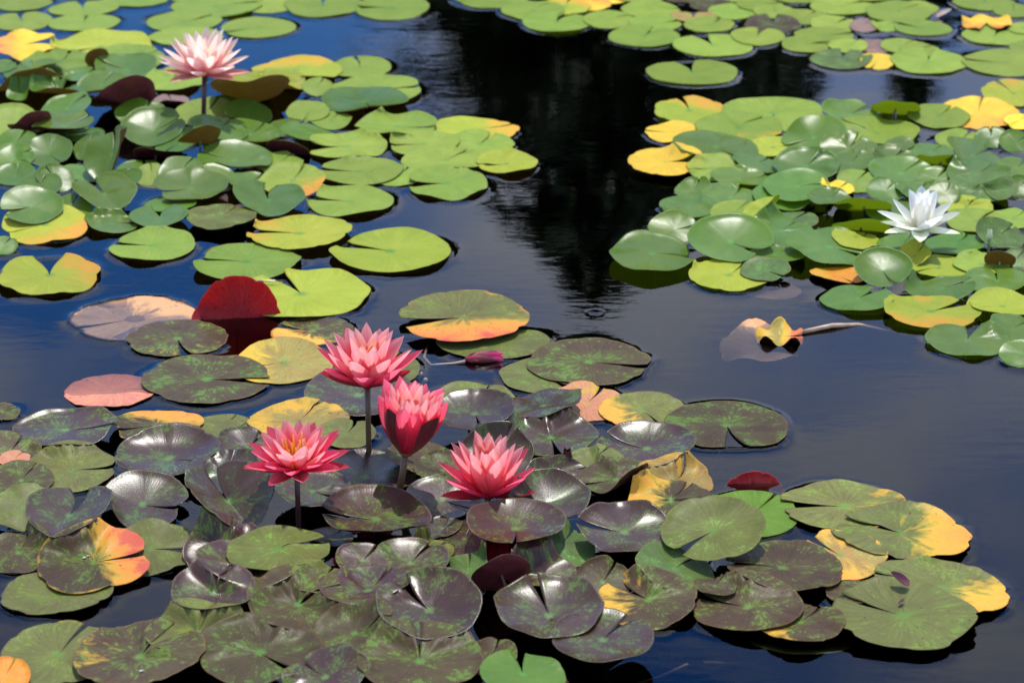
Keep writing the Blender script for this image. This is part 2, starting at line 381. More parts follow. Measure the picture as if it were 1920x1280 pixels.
# ------------------------------------------------------------------ the lily pads
# one line per pad, lowest first: x y w h (photo pixels of the leaf's outline; h below zero shows the underside)
# direction of the notch (0 right, 90 away), kind of leaf, options | label
# options: rN tip sideways, cN cup, vN fold along the notch, uDIR,N curl up that edge, dDIR,N withered edge, nN notch half width,
#          tN own tilt, zN own height, uU underside, wN waviness
PADS = """
# far left raft || pads floating beyond the pale pink lily
395 -6 150 28 90 l
40 6 112 28 60 l
255 0 122 25 90 l
157 16 130 28 95 l n9
42 40 112 37 100 l n9
158 43 134 30 88 l
500 8 108 34 120 l
405 12 172 38 20 l | pale green lily pad with an irregular outline touching the open blue water
345 41 142 36 30 l
484 52 140 38 200 l | oval pale green pad lying alone on blue water behind the pale pink lily
350 69 142 30 10 l
605 10 143 44 90 l n10 | round pale green pad with its notch turned from the viewer, at the blue water
735 15 138 48 172 l n8 | pale green pad with a black notch at the edge of the dark tree reflection
# left raft || pads crowded round the pale pink lily
45 83 122 50 10 y d180,0.8 n14 w0.06 | ragged bright yellow lily pad with an orange patch
190 88 186 60 200 yg n7 | broad yellow-green pad in front of the ragged yellow one
110 118 132 44 60 l
62 127 116 38 90 g
8 124 44 24 30 g
245 108 122 50 20 l
675 127 118 38 90 l | pale green pad at the tip of the raft, beside the deep blue water
555 131 172 40 170 yg d90,0.45 | yellowing oval pad right behind the pale pink lily
265 212 96 40 60 gd
150 252 90 40 60 gd
340 268 100 40 200 gd u270,0.12 uUbrown
420 275 90 34 60 gd uUmaroon
260 318 84 40 60 gd
160 325 90 46 60 gd
70 352 96 48 60 g
400 335 92 44 200 g
470 342 90 40 60 gd
525 305 90 40 60 l
130 392 92 40 60 gd
320 382 96 36 60 gd
300 235 80 36 60 g uUbrown u270,0.15
30 268 84 36 60 gd
350 135 80 30 60 l
160 140 84 34 60 g
430 200 84 36 60 g
545 240 84 34 60 g
620 225 80 32 60 l
182 108 46 -34 90 g uUbrown r30 t-60
237 131 115 42 150 g c0.10
60 160 150 46 90 g u270,0.35 uUbrown
110 170 108 40 60 g uUbrown u270,0.18
38 175 52 32 90 gd
190 160 96 40 60 g u270,0.22 uUbrown
250 168 88 26 10 g
325 151 112 36 80 l
497 157 146 50 100 yg u270,0.16 uUbrown | yellow-green pad leaning against the pale pink lily
705 168 172 56 10 l
594 162 58 34 60 l
685 190 162 62 280 g w0.09 c0.06 | wavy green pad with a curled rim near the blue water
235 197 136 -44 60 g uUmaroon r8 v0.34 c0.15
320 190 70 26 90 br uUmaroon u270,0.2
385 212 122 50 60 l
470 186 164 -40 90 g uUbrown v0.22 c0.15 | dark brown leaf underside arching up beside the pink lily's stalk
465 215 88 46 280 g c0.08 u270,0.15 uUbrown
577 213 86 46 250 l v0.10
580 250 110 32 10 g
470 252 112 40 60 g uUbrown u300,0.2
410 240 104 36 60 g
25 235 104 78 330 l c0.06
60 242 92 -34 60 g uUmaroon v0.3 c0.1 r12
125 203 96 36 40 g c0.08
120 236 116 42 20 g c0.10 uUmaroon u250,0.12
375 263 92 -30 60 g uUbrown r18 v0.3
540 281 84 -30 90 g uUmaroon r-20
288 244 122 72 20 g c0.14 | cupped shiny green pad catching the sun to the left of the pink lily's stalk
90 287 93 74 300 g c0.12 | round upright green pad with a white glare and one rusty hole
165 275 70 56 60 g uUmaroon r28 u330,0.25
292 290 88 -22 90 g uUmaroon r-6
28 297 74 55 30 g c0.1
210 290 122 86 60 g r30 v0.30 uUbrown u320,0.2 | folded green pad tipped on its side with a dark brown underside
28 330 76 62 60 g c0.12
103 335 74 50 120 g c0.08
225 336 88 45 60 g
285 330 64 58 90 l
340 320 88 46 60 g
440 300 142 62 160 g c0.08 u270,0.08 uUbrown | shiny green pad with yellow scars in front of the pink lily
195 364 132 72 112 g v0.26 n9 | green pad folded like a book with a pale streak on its left half
358 353 138 72 200 g c0.10 u290,0.05 | broad green cupped pad with a glossy left lobe
415 405 132 46 60 ol d90,0.15 | dull olive mottled pad lying on the water in the green raft
548 338 122 66 60 l d300,0.5
503 375 146 62 97 g v0.22 n10 | heart-shaped green pad folded at its notch, yellow showing behind it
745 330 92 38 60 l
888 243 172 45 20 yg d0,0.5 | yellow-green pad with a withered tip reaching into the dark water
745 237 152 44 340 l c0.05
900 270 132 50 60 l
795 270 132 46 184 l n6
835 300 162 38 60 l
950 307 118 42 200 yg v0.08 | yellow-green pad with a crease, outermost of the raft towards the dark reflection
650 274 150 48 186 l n8
673 321 164 50 172 l n8
838 343 150 60 188 l n11 | pale green pad with an open black notch floating by itself in front of the raft
657 377 164 54 168 l n7 | flat pale green pad whose notch points at the heart-shaped pad
85 420 160 76 200 yg d300,0.45 | yellowing pad half covered by a green one
58 387 118 78 205 g c0.06 n9 | green pad lying on the yellowing one
211 418 102 36 8 g n9
300 407 114 40 95 g n22 v0.12 | small green pad with a wide open notch like a heart
8 460 50 42 60 gd
285 460 166 57 165 l n9 | oval pale green pad floating free in front of the left raft
93 515 192 75 90 yg d20,0.45 n19 | yellow-green pad with a wide V notch and two pointed tips
461 490 202 69 163 l n7 | large bluish pale green pad between two yellow-green ones
562 437 200 62 166 yg n9 d150,0.35 t-2 u0,0.06 | yellow-green pad with a raised edge casting black shade on the water
732 470 228 79 156 yg n11 | large yellow-green pad with a brown scar floating alone on open water
565 550 253 91 112 yg n12 | large yellow-green pad behind the upright red leaf
# far right raft || pads packed on the far side of the dark reflection
1130 -6 110 28 90 y
1200 -8 110 26 60 l
1285 -6 100 24 90 m
1390 -8 110 24 90 l
1500 -6 110 24 60 l
1620 -10 120 24 60 l
922 -2 136 34 200 l
1105 8 82 26 60 y d60,0.7
1060 12 94 34 80 yg d60,0.5
1000 20 118 34 60 l | pale green pad at the outer end of the far raft, overlapping the dark reflection
1220 18 110 30 20 l
1335 10 84 24 60 m
1375 22 92 28 60 l
1425 10 88 24 30 l
1580 12 122 32 60 l
1710 15 98 28 90 l
1685 22 126 40 60 l
1845 6 112 28 90 l
1900 20 78 26 90 l
1043 42 126 36 80 l n12
1140 37 94 38 40 l
1300 32 82 20 90 om n14 | small brownish orange pad among the far green pads
1330 47 98 26 60 l d0,0.2
1228 44 98 30 20 l
1452 22 78 28 90 l n12
1510 32 84 30 60 l
1448 46 106 34 90 m n12 | greyish brown pad with its notch turned away in the far raft
1565 45 92 30 60 l n8
1620 48 54 26 60 br
1660 50 54 22 60 l
1208 68 132 40 70 l n8
1337 85 147 42 110 l n13 | pale green pad at the raft's edge with an open notch, overhanging black water
1420 68 102 36 80 l n12
1545 66 108 30 20 l
1730 53 108 28 150 l n10
1640 86 74 30 60 br d270,0.3
1512 83 94 32 20 l n8
1590 86 74 26 60 l
1690 86 78 30 60 l
1725 94 74 24 60 l
1645 115 66 32 250 y | small yellow pad wedged between two pale green ones
1578 112 116 36 85 bg n10 | greyish green pad in front of the far raft
1740 116 143 44 88 l n6 | large pale green pad at the near edge of the far raft beside the yellow one
1865 67 122 34 82 l n12
1920 54 64 26 60 l
1925 90 64 24 60 l
1850 42 96 28 270 y d270,0.75 n24 w0.08 | torn orange and yellow pad at the far bank side
1885 118 158 48 175 l n6
1298 135 171 48 100 l n15 | lone pale green pad with an open notch floating in black water
# right raft || pads crowded round the white lily
1900 175 118 50 120 yg d90,0.3
1835 212 147 62 90 y d300,0.5 | large golden yellow pad with a brown torn patch
1910 228 54 30 60 y
1292 207 130 53 100 yg d60,0.6 n6 | green pad with a bright yellow heart at the corner of the raft
1450 212 187 66 272 l n9 | very large pale green pad with a small open slit
1262 248 102 40 180 y w0.05 | ragged yellow pad sticking out over the dark water
1385 240 162 60 60 l d290,0.35
1450 276 98 40 20 yg
1342 275 162 56 310 g n6
1247 303 137 53 2 y n6 d180,0.15 | bright yellow pad with a split, outermost towards the dark reflection
1595 215 108 44 60 g c0.06
1760 218 112 46 60 l
1680 203 92 -24 90 gd uUolive | dark olive leaf underside standing up at the back of the right raft
1645 250 152 48 150 l c0.04
1525 258 126 60 200 g c0.05
1800 262 94 40 60 l
1858 258 64 36 90 g
1905 268 66 42 60 g
1745 285 84 40 60 g
1687 270 54 34 60 g r10
1335 315 98 50 200 l d150,0.2
1420 305 92 42 60 g
1590 278 104 52 60 g c0.08
1672 298 94 50 60 g c0.10
1765 302 94 -20 90 gd uUolive
1825 292 122 48 60 g r-14 u200,0.1 uUolive
1905 315 74 36 60 g
1385 335 106 46 20 g c0.08
1300 356 70 36 60 g c0.12
1595 305 98 48 60 g c0.06
1370 370 108 44 60 g d0,0.1
1290 388 108 48 200 g
1378 398 94 45 60 l r6
1605 340 74 46 60 l
1690 325 127 52 60 g c0.08 | shiny green pad with a white glare behind the white lily
1755 335 74 45 60 g r-10
1835 325 118 46 60 g c0.05
1912 352 54 58 60 g c0.1
1470 365 117 42 20 gd
1495 350 127 46 20 gd c0.05
1512 312 126 62 60 g c0.08 u250,0.06 uUolive | glossy green pad tilted to the sun with a yellow-green underside
1840 357 132 58 300 bg c0.08 | bluish green glossy pad to the right of the white lily
1570 355 64 24 60 y
1555 373 84 44 60 g c0.12
1660 358 70 50 60 gd c0.1
1620 386 108 -26 90 gd uUolive
1720 356 84 36 60 g
1770 362 64 36 60 g
1812 388 98 34 60 yg d300,0.2
1690 400 134 46 60 g
1900 410 84 38 60 l
1830 415 114 42 60 l
1482 415 102 36 60 bg
1432 398 84 30 215 yg v0.5 r32 uUolive | narrow yellow-green leaf folded shut and sticking up like a blade
1465 432 122 46 60 g
1265 430 97 53 20 g c0.05
1224 475 162 65 10 g k0.001 | flat green pad with a white droplet at the tip of the right raft
1367 515 150 60 60 yg d270,0.12 | lime green pad with a yellow fold at the near edge of the raft
1455 478 112 40 60 g
1370 453 160 88 318 g c0.13 n8 | big round cupped green pad with a bright glare and a short slit
1435 507 94 50 320 bg c0.05 | small bluish green pad with a frayed brown rim lying on the lime green one
1615 425 108 -22 90 gd uUolive
1555 462 162 72 345 g r-12 n6
1605 453 90 36 60 yg
1690 460 94 42 60 g c0.06
1715 480 64 58 60 yg v0.2 c0.1
1760 502 112 46 200 yg u270,0.06 uUolive | yellow-green pad with a wavy raised near edge below the white lily
1790 457 108 44 60 gd
1875 440 94 48 60 bg c0.05
1840 495 104 40 60 l
1875 487 58 -32 90 gd uUbrown
1905 487 56 38 60 bg
1655 505 108 66 290 g c0.14 n4 | round cupped green pad with a square white glare
1870 527 132 52 96 g v0.06 n7
1765 540 133 40 32 g n8
1608 559 137 47 48 g n11 k0.001 | green pad with a narrow notch floating at the near edge of the right raft
1745 583 183 61 40 yg d270,0.55 d90,0.25 n12 | green pad edged with golden yellow and an open notch
1880 574 130 50 190 yg v0.12 | yellow-green pad folded along its middle
1900 616 94 42 60 g
1814 637 155 53 84 g n12 k0.001 | green pad with a deep notch, last of the right raft above its dark reflection
1915 662 84 58 60 g
# mid left || withering pads round the upright red leaf
253 597 236 80 200 br d50,0.55 z0.0005 w0.02 | large dull brown half-drowned pad with an orange-tan edge
333 634 190 68 276 m n7 d265,0.2 | brown pad with green flecks overlapping the drowned one
585 620 156 56 158 m d225,0.65 n8 z0.001 | brown and pink pad to the right of the upright red leaf
530 680 186 78 190 om d180,0.5 u80,0.09 | orange and olive pad with a shiny rolled rim
207 732 176 78 0 o z-0.0008 t-3.2 | salmon pink pad, its far half under water
388 710 240 91 345 m n8 d90,0.05 | large grey-brown pad with a red spot and an open notch
720 690 136 70 60 mg
672 740 206 92 60 p c0.06 | dark purple-brown pad behind the tallest red lily's stalk
# mid pads || pads round the fallen pink bud
925 640 212 64 60 mg
868 594 243 91 196 mg d280,0.80 n12 u100,0.04 k0.012 | olive pad with a glowing orange near half and an open notch
1022 703 172 66 302 mg n7
1105 678 234 88 347 m n6 d270,0.1 | large olive-brown pad with a slit on its right side
1100 755 152 70 60 o d90,0.3 | salmon-orange pad between two flecked ones
1205 770 166 64 300 mg d200,0.5 u80,0.05 | olive pad with an orange flank and a torn patch
1364 797 229 91 276 m n13 | large pinkish brown pad with a heart notch towards open water
# dark raft || dark pads massed round the red lilies
5 771 66 36 30 m
415 800 132 46 60 mg
440 808 112 42 60 mg
293 796 172 68 200 m d60,0.65 | olive pad with a yellow side and a rotten dark hole
123 805 198 66 350 p n7 u0,0.04 | plum brown pad with a spray of green flecks beside the duckweed
560 788 187 72 60 om d200,0.4 d80,0.4 | orange and green pad behind the red lily with golden stamens
650 812 108 56 60 mg
885 752 162 60 60 mg c0.08
1018 760 154 74 260 p
890 775 152 80 282 p n6 c0.08 | dark plum pad with a heart-shaped edge to the right of the closed lily
1033 820 176 80 280 p n6 | purple pad with green flecks lifting at its notch behind the dark bud
1212 840 184 78 162 p c0.04 n6 u80,0.06 | purple pad with a shiny back rim, densely flecked on its left
20 845 116 80 60 m
28 862 60 22 60 o
465 840 124 78 60 p
135 880 175 78 352 mg n6 | olive green pad with a green star centre and a slit to its right
317 858 197 104 325 p c0.08 u80,0.08 | large dark pad with a long glossy highlight along its back rim
685 893 192 86 260 p c0.06
800 862 152 70 60 m
830 882 112 82 240 m d0,0.1
930 856 140 104 60 p c0.06 u90,0.12 | dark pad standing up behind the red lily that sits low on the water
1115 872 112 58 60 mg
1055 897 134 50 60 p u120,0.12
1155 898 148 60 200 m u320,0.32 uUdark | olive-brown pad with its near edge rolled up to show a dark underside
1265 902 146 68 60 om u80,0.10 d90,0.3 | orange-brown pad with a rolled shiny back rim near open water
1258 940 158 70 60 m d170,0.6 | brown pad with an orange and yellow flank
1412 944 124 50 275 r t58 z-0.028 r-12 uUred | red leaf edge curled up out of the water beside the bright green pad
1412 962 168 88 60 b w0.04 | bright fresh green pad in the dark raft
1575 1040 172 95 140 om d250,0.6 d90,0.4 n7 | yellow and pink pad wedged under the olive ones
1580 948 238 93 187 mg n10 d0,0.3 | pale olive pad with dark scabs and a chewed brown corner
1690 998 258 105 166 mg n8 d0,0.62 | olive pad fading to golden orange at its far tip
1600 1110 104 50 60 m
1765 1100 252 100 170 mg r-4 d330,0.55 | olive pad with a yellow end, slanting under the largest one
1692 1152 276 124 160 mg n5 k0.001 | largest olive green pad of the raft with a purple fleck
1500 1165 172 86 60 m d200,0.35
1467 1063 228 98 184 m n5 c0.03 | broad mauve-brown pad with green streaks from its centre
1403 1137 206 102 166 m n5 c0.04 | brown pad with many green flecks above the open water
40 900 122 62 60 m
45 950 122 90 8 mg n7
130 966 178 88 62 p v0.26 n14 | plum pad folded upward in two wings
268 945 166 83 335 p c0.06 n5
35 1036 118 62 60 m
283 1028 172 106 350 mg n6 | grey-olive pad under the orange-tipped one
420 888 142 72 60 p c0.05
585 920 142 82 330 p c0.06 n7 | plum pad behind the stalk of the lily with golden stamens
830 936 142 84 320 p c0.05
1030 940 152 94 200 p c0.12 v0.10 | dark cupped pad with bright green streaks to the right of the low lily
870 1010 94 50 60 p
830 990 74 38 60 p
1050 1020 132 80 60 bg
967 990 183 82 270 pr c0.12 n3 | red-brown bowl-shaped pad in front of the low red lily
1171 997 184 100 176 p c0.10 n9 | dark bowl-shaped pad with a pale green eye and a white seam
1265 1065 152 82 60 bg
1337 994 196 122 222 ol c0.06 n7 d290,0.1 | big olive pad with brown clouding tilted up to the sun
620 1006 84 42 60 pr
428 940 196 120 116 p v0.46 n9 | heart-shaped dark pad folded into two raised wings
705 972 202 96 188 pr c0.08 u280,0.10 n9 uUmaroon | red-brown pad with a rolled maroon near edge below the closed lily
420 1030 154 92 60 pr u120,0.10
465 1066 216 88 100 pr v0.22 n6 | dark red-brown pad folded up on both sides
520 1030 196 74 20 ol w0.05 n8 | mustard olive pad lying on the folded dark one
680 1050 104 62 60 pr
770 1055 142 68 60 pr c0.10
815 1031 74 40 60 ol
600 1086 104 52 60 ol
690 1106 182 82 60 pr c0.10
400 1112 158 80 60 pr c0.10 u270,0.08
560 1133 192 98 18 m n7 c0.05 | brown pad with scattered green dots and one pale raised lobe
878 1066 84 82 80 bg v0.3 t14 uUmaroon | grey-green leaf folded upright with a maroon underside
940 1076 112 -58 90 pr uUmaroon r24 | maroon rolled leaf edge beside the folded grey-green leaf
1020 1080 128 78 352 pr v0.16 n6
1130 1090 108 76 60 m c0.05
1340 1100 84 42 60 m
1215 1123 190 107 140 m d180,0.4 n10 | brown-green pad with an orange left lobe and an open notch
1130 1198 192 97 60 p c0.03 | plum pad at the raft's end over dark open water
805 1143 206 130 128 p v0.14 c0.06 n9 | big dark purple pad with bright green streaks, raised and folded at its notch
1030 1153 206 110 106 p c0.12 v0.06 n6 | purple bowl-shaped pad with a white seam at its notch
108 1112 218 82 68 mg n8 v0.05 | pale olive pad with a raised white-edged lobe by the open gap
176 1053 216 101 357 m d12,0.9 n6 | brown-green pad with a flaming orange and yellow tip
370 1185 192 90 60 mg
110 1226 206 122 60 mg d30,0.2 c0.03 | grey-olive pad with a frayed pale edge
10 1266 94 72 60 oo
665 1186 162 100 10 m c0.06
487 1222 236 120 308 m n8 u90,0.05 | large brown pad with a silvery back rim
262 1230 244 132 42 m n12 v0.06 d170,0.2 | mottled brown pad with an open notch and orange at one edge
920 1230 100 62 60 m
610 1268 166 106 130 p
1040 1292 112 44 60 pr
787 1238 238 126 90 m n4 | brown pad with a red speck at its narrow notch
980 1262 162 84 96 g n10 | bright green pad with an open notch at the near edge of the dark raft
"""

LANDMARKS = [
    (390, 150, "the pale pink lily"), (1718, 400, "the white lily"), (700, 700, "the tallest red lily"),
    (765, 850, "the closed tulip-shaped lily"), (565, 850, "the red lily with golden stamens"), (920, 900, "the low-set red lily"),
    (443, 575, "the upright red leaf"), (905, 676, "the fallen pink bud"), (1065, 862, "the dark pointed bud"),
    (45, 83, "the ragged yellow pad"), (176, 1053, "the flame-tipped pad"), (1337, 994, "the big clouded olive pad"),
    (1692, 1152, "the largest olive pad"), (805, 1143, "the big raised purple pad"), (487, 1222, "the silver-rimmed brown pad"),
    (1370, 453, "the big cupped pad"), (1835, 212, "the golden yellow pad"), (1247, 303, "the split yellow pad"),
    (1450, 212, "the very large slit pad"), (1298, 135, "the lone pad in black water"), (1645, 115, "the small wedged yellow pad"),
    (1850, 42, "the torn orange pad"), (503, 375, "the folded heart-shaped pad"), (838, 343, "the lone notched pad"),
    (195, 364, "the pad folded like a book"), (605, 10, "the round pad at the blue water"), (1060, 12, "the far yellow pads"),
    (1745, 583, "the golden-edged pad"), (123, 805, "the duckweed"),
]
KIND_WORDS = {'l': 'pale green', 'yg': 'yellow-green', 'y': 'yellow', 'g': 'glossy green', 'gd': 'deep green', 'b': 'bright green',
              'bg': 'bluish green', 'p': 'dark plum flecked', 'pr': 'dark red-brown flecked', 'm': 'brownish mottled', 'mg': 'olive flecked',
              'ol': 'mustard olive', 'om': 'orange-olive', 'o': 'salmon pink', 'oo': 'bright orange', 'br': 'dull pinkish brown', 'r': 'red'}
UNDER_OF = {'p': 'dark', 'pr': 'maroon', 'm': 'dark', 'mg': 'dark', 'ol': 'dark', 'om': 'dark', 'r': 'red', 'b': 'olive', 'bg': 'dark'}

RINGS = np.array([0, .10, .22, .36, .50, .63, .75, .85, .92, .97, 1.0])
NR, NA = len(RINGS), 61
CELL = 0.004
HX0, HY0, HNX, HNY = -2.0, 2.6, 1000, 1300
HF = np.zeros((HNY, HNX))                        # height of the pile of leaves so far
WET = []                                         # outlines of floating leaves, for the water's meniscus
pad_count = 0
seen_labels = {}
auto_labels = {}

def hidx(X, Y):
    return (np.clip(((Y - HY0) / CELL).astype(int), 0, HNY - 1), np.clip(((X - HX0) / CELL).astype(int), 0, HNX - 1))

def blur_grid(L):
    P = np.pad(L, 1, mode='edge')
    return (P[:-2, 1:-1] + P[2:, 1:-1] + P[1:-1, :-2] + P[1:-1, 2:] + 2 * L) / 6.0

def upsample(A, k):
    n0, n1 = A.shape
    i0 = np.linspace(0, n0 - 1, (n0 - 1) * k + 1); i1 = np.linspace(0, n1 - 1, (n1 - 1) * k + 1)
    a = np.floor(i0).astype(int).clip(0, n0 - 2); fa = (i0 - a)[:, None]
    b = np.floor(i1).astype(int).clip(0, n1 - 2); fb = (i1 - b)[None, :]
    return (A[a][:, b] * (1 - fa) * (1 - fb) + A[a + 1][:, b] * fa * (1 - fb) + A[a][:, b + 1] * (1 - fa) * fb + A[a + 1][:, b + 1] * fa * fb)

def build_pad(line, clump):
    global pad_count
    body, _, label = line.partition('|')
    label = label.strip()
    tk = body.split()
    x, y, w, h, notch = map(float, tk[:5])
    kind = tk[5]
    o = dict(r=0.0, c=0.0, v=0.0, n=None, t=None, z=None, k=0.0, w=None, U=None)
    curls, decays = [], []
    for s in tk[6:]:
        if s.startswith('uU'): o['U'] = s[2:]
        elif s[0] == 'u': curls.append(tuple(map(float, s[1:].split(','))))
        elif s[0] == 'd': decays.append(tuple(map(float, s[1:].split(','))))
        else: o[s[0]] = float(s[1:])
    rs = np.random.default_rng(pad_count * 13 + 5)
    pad_count += 1
    under = o['U'] or UNDER_OF.get(kind, 'brown' if clump.startswith('left') else 'olive')
    crowded = clump.startswith(('left', 'right', 'dark'))
    nh = rad(o['n'] if o['n'] is not None else rs.uniform(1.0, 5.0))
    th = np.linspace(nh, 2 * pi - nh, NA)
    # outline
    Rt = np.ones(NA)
    for k_ in (2, 3, 4, 5, 7):
        Rt += rs.normal(0, 0.019 / (1 + 0.12 * k_)) * np.cos(k_ * th + rs.uniform(0, 6.3))
    Rt += rs.normal(0, 0.0045, NA)
    edge = np.degrees(np.minimum(th - nh, 2 * pi - nh - th))
    Rt *= 1 - rs.uniform(-0.02, 0.13) * np.exp(-(edge / 11.0) ** 2)
    if decays or kind in ('y', 'o', 'br', 'r') or (kind in ('m', 'mg', 'p') and rs.uniform() < 0.35):
        Rt *= 1 - 0.05 * np.maximum(0, np.sin(th * rs.integers(5, 9) + rs.uniform(0, 6))) ** 6
    rr = RINGS[:, None] * np.ones(NA)[None, :]
    TH = th[None, :] * np.ones(NR)[:, None]
    phi = rad(notch)
    TH = pi + (TH - pi) * (1 + (pi / (pi - nh) - 1) * 0.65 * (1 - rr))     # the notch narrows towards the stalk
    A = TH + phi + rs.normal(0, 0.10) * rr ** 2         # and bends a little; direction on the water
    X = rr * Rt * np.cos(A); Y = rr * Rt * np.sin(A)
    UVx = rr * np.cos(TH); UVy = rr * np.sin(TH)
    Z = (o['c'] + (rs.uniform(0.02, 0.07) if kind in ('p', 'pr') else 0.0)) * rr ** 2
    if o['v']:
        Z += o['v'] * rr * (np.sqrt(np.sin(TH) ** 2 + 0.02) - 0.14) * 1.1
        sh = 1 - 0.5 * o['v'] ** 2
        perp = -X * sin(phi) + Y * cos(phi); al = X * cos(phi) + Y * sin(phi)
        perp = perp * (1 - 0.45 * o['v'])
        X = al * cos(phi) - perp * sin(phi); Y = al * sin(phi) + perp * cos(phi)
    wv = o['w'] if o['w'] is not None else (0.045 if crowded else 0.010)
    for k_ in (2, 3, 5):
        Z += wv * rs.normal(0, 0.55) * rr ** 2.5 * np.cos(k_ * TH + rs.uniform(0, 6.3))
    # the rim turns up a little, the veins' hollows radiate from the stalk
    Z += (0.035 if crowded else 0.012) * smooth(0.86, 1.0, rr) * (0.6 + 0.4 * np.cos(A - rs.uniform(0, 6.3)))
    Z -= 0.010 * np.exp(-(rr / 0.16) ** 2)
    Z += 0.0022 * rr * np.cos(11 * TH + rs.uniform(0, 6.3)) * smooth(0.15, 0.5, rr)
    for di, am in curls:
        d = np.cos(A - rad(di)) * rr
        s = smooth(0.25, 1.05, d)
        Z += am * 1.6 * s ** 1.5
        pull = 1 - 0.55 * am * s
        X = X * pull; Y = Y * pull
    # tilt
    p0 = at(x, y, 0.0)
    elev = asin(min(1, CAM_H / np.linalg.norm(p0 - CAMP)))
    az = atan2(p0[0], p0[1])
    ratio = np.clip(h / w, -0.98, 0.98)
    if o['t'] is not None:
        tilt, sy = rad(o['t']), 1.0
    else:
        tilt = asin(ratio) - elev
        sy = 1.0
        lim = rad(6.0 if crowded else 12.0)
        if abs(tilt) < lim:
            sy = float(np.clip(ratio / sin(elev), 0.78, 1.22))
            tilt = (asin(np.clip(ratio / sy, -1, 1)) - elev) * 0.5
        elif tilt > 0:
            tilt = min(tilt, rad(24)) * 0.85
            sy = min(1.18, ratio / sin(elev + tilt))
    if crowded and o['t'] is None and kind in ('g', 'gd', 'p', 'pr', 'm', 'ol', 'bg') and h > 0:
        amp = 0.45 if label else 1.0
        tilt += rad(float(np.clip(rs.normal(0, 6.5), -9, 9))) * amp
        o['r'] += float(np.clip(rs.normal(0, 8.0), -13, 13)) * amp
    Y = Y * sy
    ct, st = cos(tilt), sin(tilt)
    Y, Z = Y * ct - Z * st, Y * st + Z * ct
    if o['r']:
        cr, sr = cos(rad(o['r'])), sin(rad(o['r']))
        X, Z = X * cr - Z * sr, X * sr + Z * cr
    X, Y = X * cos(az) + Y * sin(az), -X * sin(az) + Y * cos(az)
    thick = 0.0013 if crowded else 0.0011
    fixed = o['z'] is not None
    zc = o['z'] if fixed else 0.0
    lift = np.zeros_like(Z)
    for it in range(2):
        pc = at(x, y, zc)
        R = 0.5 * w / FPX * depth_at(pc) * 1.01
        if not fixed and it == 0:
            zmin = float(Z.min())
            lo = max(zmin, -0.22) if abs(tilt) > rad(20) else zmin
            base = 0.0022 - lo * R + o['k'] + (rs.uniform(0.008, 0.034) * (1.0 if clump.startswith('dark') else 0.35) if crowded and label and not o['k'] and kind in ('p', 'pr', 'g', 'gd', 'ol') else 0.0)
            zc = base
            pc = at(x, y, zc); R = 0.5 * w / FPX * depth_at(pc) * 1.01
        PX, PY, PZ = pc[0] + X * R, pc[1] + Y * R, zc + Z * R
        if fixed: break
        Hh = HF[hidx(PX, PY)]
        need = np.where(Hh > 0, Hh + 0.0022 - (PZ - thick), 0.0).clip(0, 0.035)
        if it == 0:
            rigid = float(np.quantile(need, 0.85)) * (0.8 if kind in ('p', 'pr', 'ol', 'g', 'gd') else 0.4)
            zc = zc + min(rigid, 0.045)
        elif abs(tilt) < rad(20):
            L = need.copy()
            for _ in range(9):
                L = np.maximum(blur_grid(L) * 0.985, need * 0.8)
                m0 = L[0].mean(); L[0] = m0
            PZ = PZ + L
    c0 = PZ[0].mean(); PZ[0] = c0
    if (not fixed or zc > -0.001) and abs(tilt) < rad(20):
        u = 5
        FX, FY, FZ = upsample(PX, u), upsample(PY, u), upsample(PZ, u)
        ij = hidx(FX, FY)
        np.maximum.at(HF, ij, np.maximum(FZ, 0.0015))
    rimz = PZ[-1]
    if (rimz - thick).min() < 0.012 and abs(tilt) < rad(25) and c0 > -0.0008 and not clump.startswith('extra'):
        WET.append((pc[:2].copy(), np.arctan2(PY[-1] - pc[1], PX[-1] - pc[0]), np.hypot(PX[-1] - pc[0], PY[-1] - pc[1]), rimz - thick, nh))
    # mesh: upper face, underside, rim
    origin = np.array((pc[0], pc[1], c0))
    top = np.stack([PX, PY, PZ], -1)
    gu = np.gradient(top, axis=1); gv = np.gradient(top, axis=0)
    nrm = np.cross(gv, gu); nrm /= (np.linalg.norm(nrm, axis=-1, keepdims=True) + 1e-12)
    if nrm[3:, :, :].reshape(-1, 3).mean(0)[2] * cos(tilt) < 0: nrm = -nrm
    nrm[0] = nrm[2].mean(0) / (np.linalg.norm(nrm[2].mean(0)) + 1e-9)
    tt = thick * (1.0 - 0.55 * smooth(0.85, 1.0, rr))[..., None]
    bot = top - nrm * tt
    nv = NR * NA
    verts = np.concatenate([top.reshape(-1, 3), bot.reshape(-1, 3)]) - origin
    I = np.arange(nv).reshape(NR, NA)
    faces, mi = [], []
    up = []
    for i in range(NR - 1):
        for j in range(NA - 1):
            if i == 0: up.append((I[0, 0], I[1, j], I[1, j + 1]))
            else: up.append((I[i, j], I[i + 1, j], I[i + 1, j + 1], I[i, j + 1]))
    faces += up; mi += [0] * len(up)
    dn = [tuple(int(k) + nv for k in reversed(f)) for f in up]
    faces += dn; mi += [1] * len(dn)
    for j in range(NA - 1):
        faces.append((I[-1, j + 1], I[-1, j], I[-1, j] + nv, I[-1, j + 1] + nv)); mi.append(0)
    for i in range(NR - 1):
        a, b = (I[0, 0] if i == 0 else I[i, 0]), I[i + 1, 0]
        faces.append((a, a + nv, b + nv, b) if True else None); mi.append(1)
        a, b = (I[0, 0] if i == 0 else I[i, -1]), I[i + 1, -1]
        faces.append((b, b + nv, a + nv, a)); mi.append(1)
    dec = np.zeros((NR, NA))
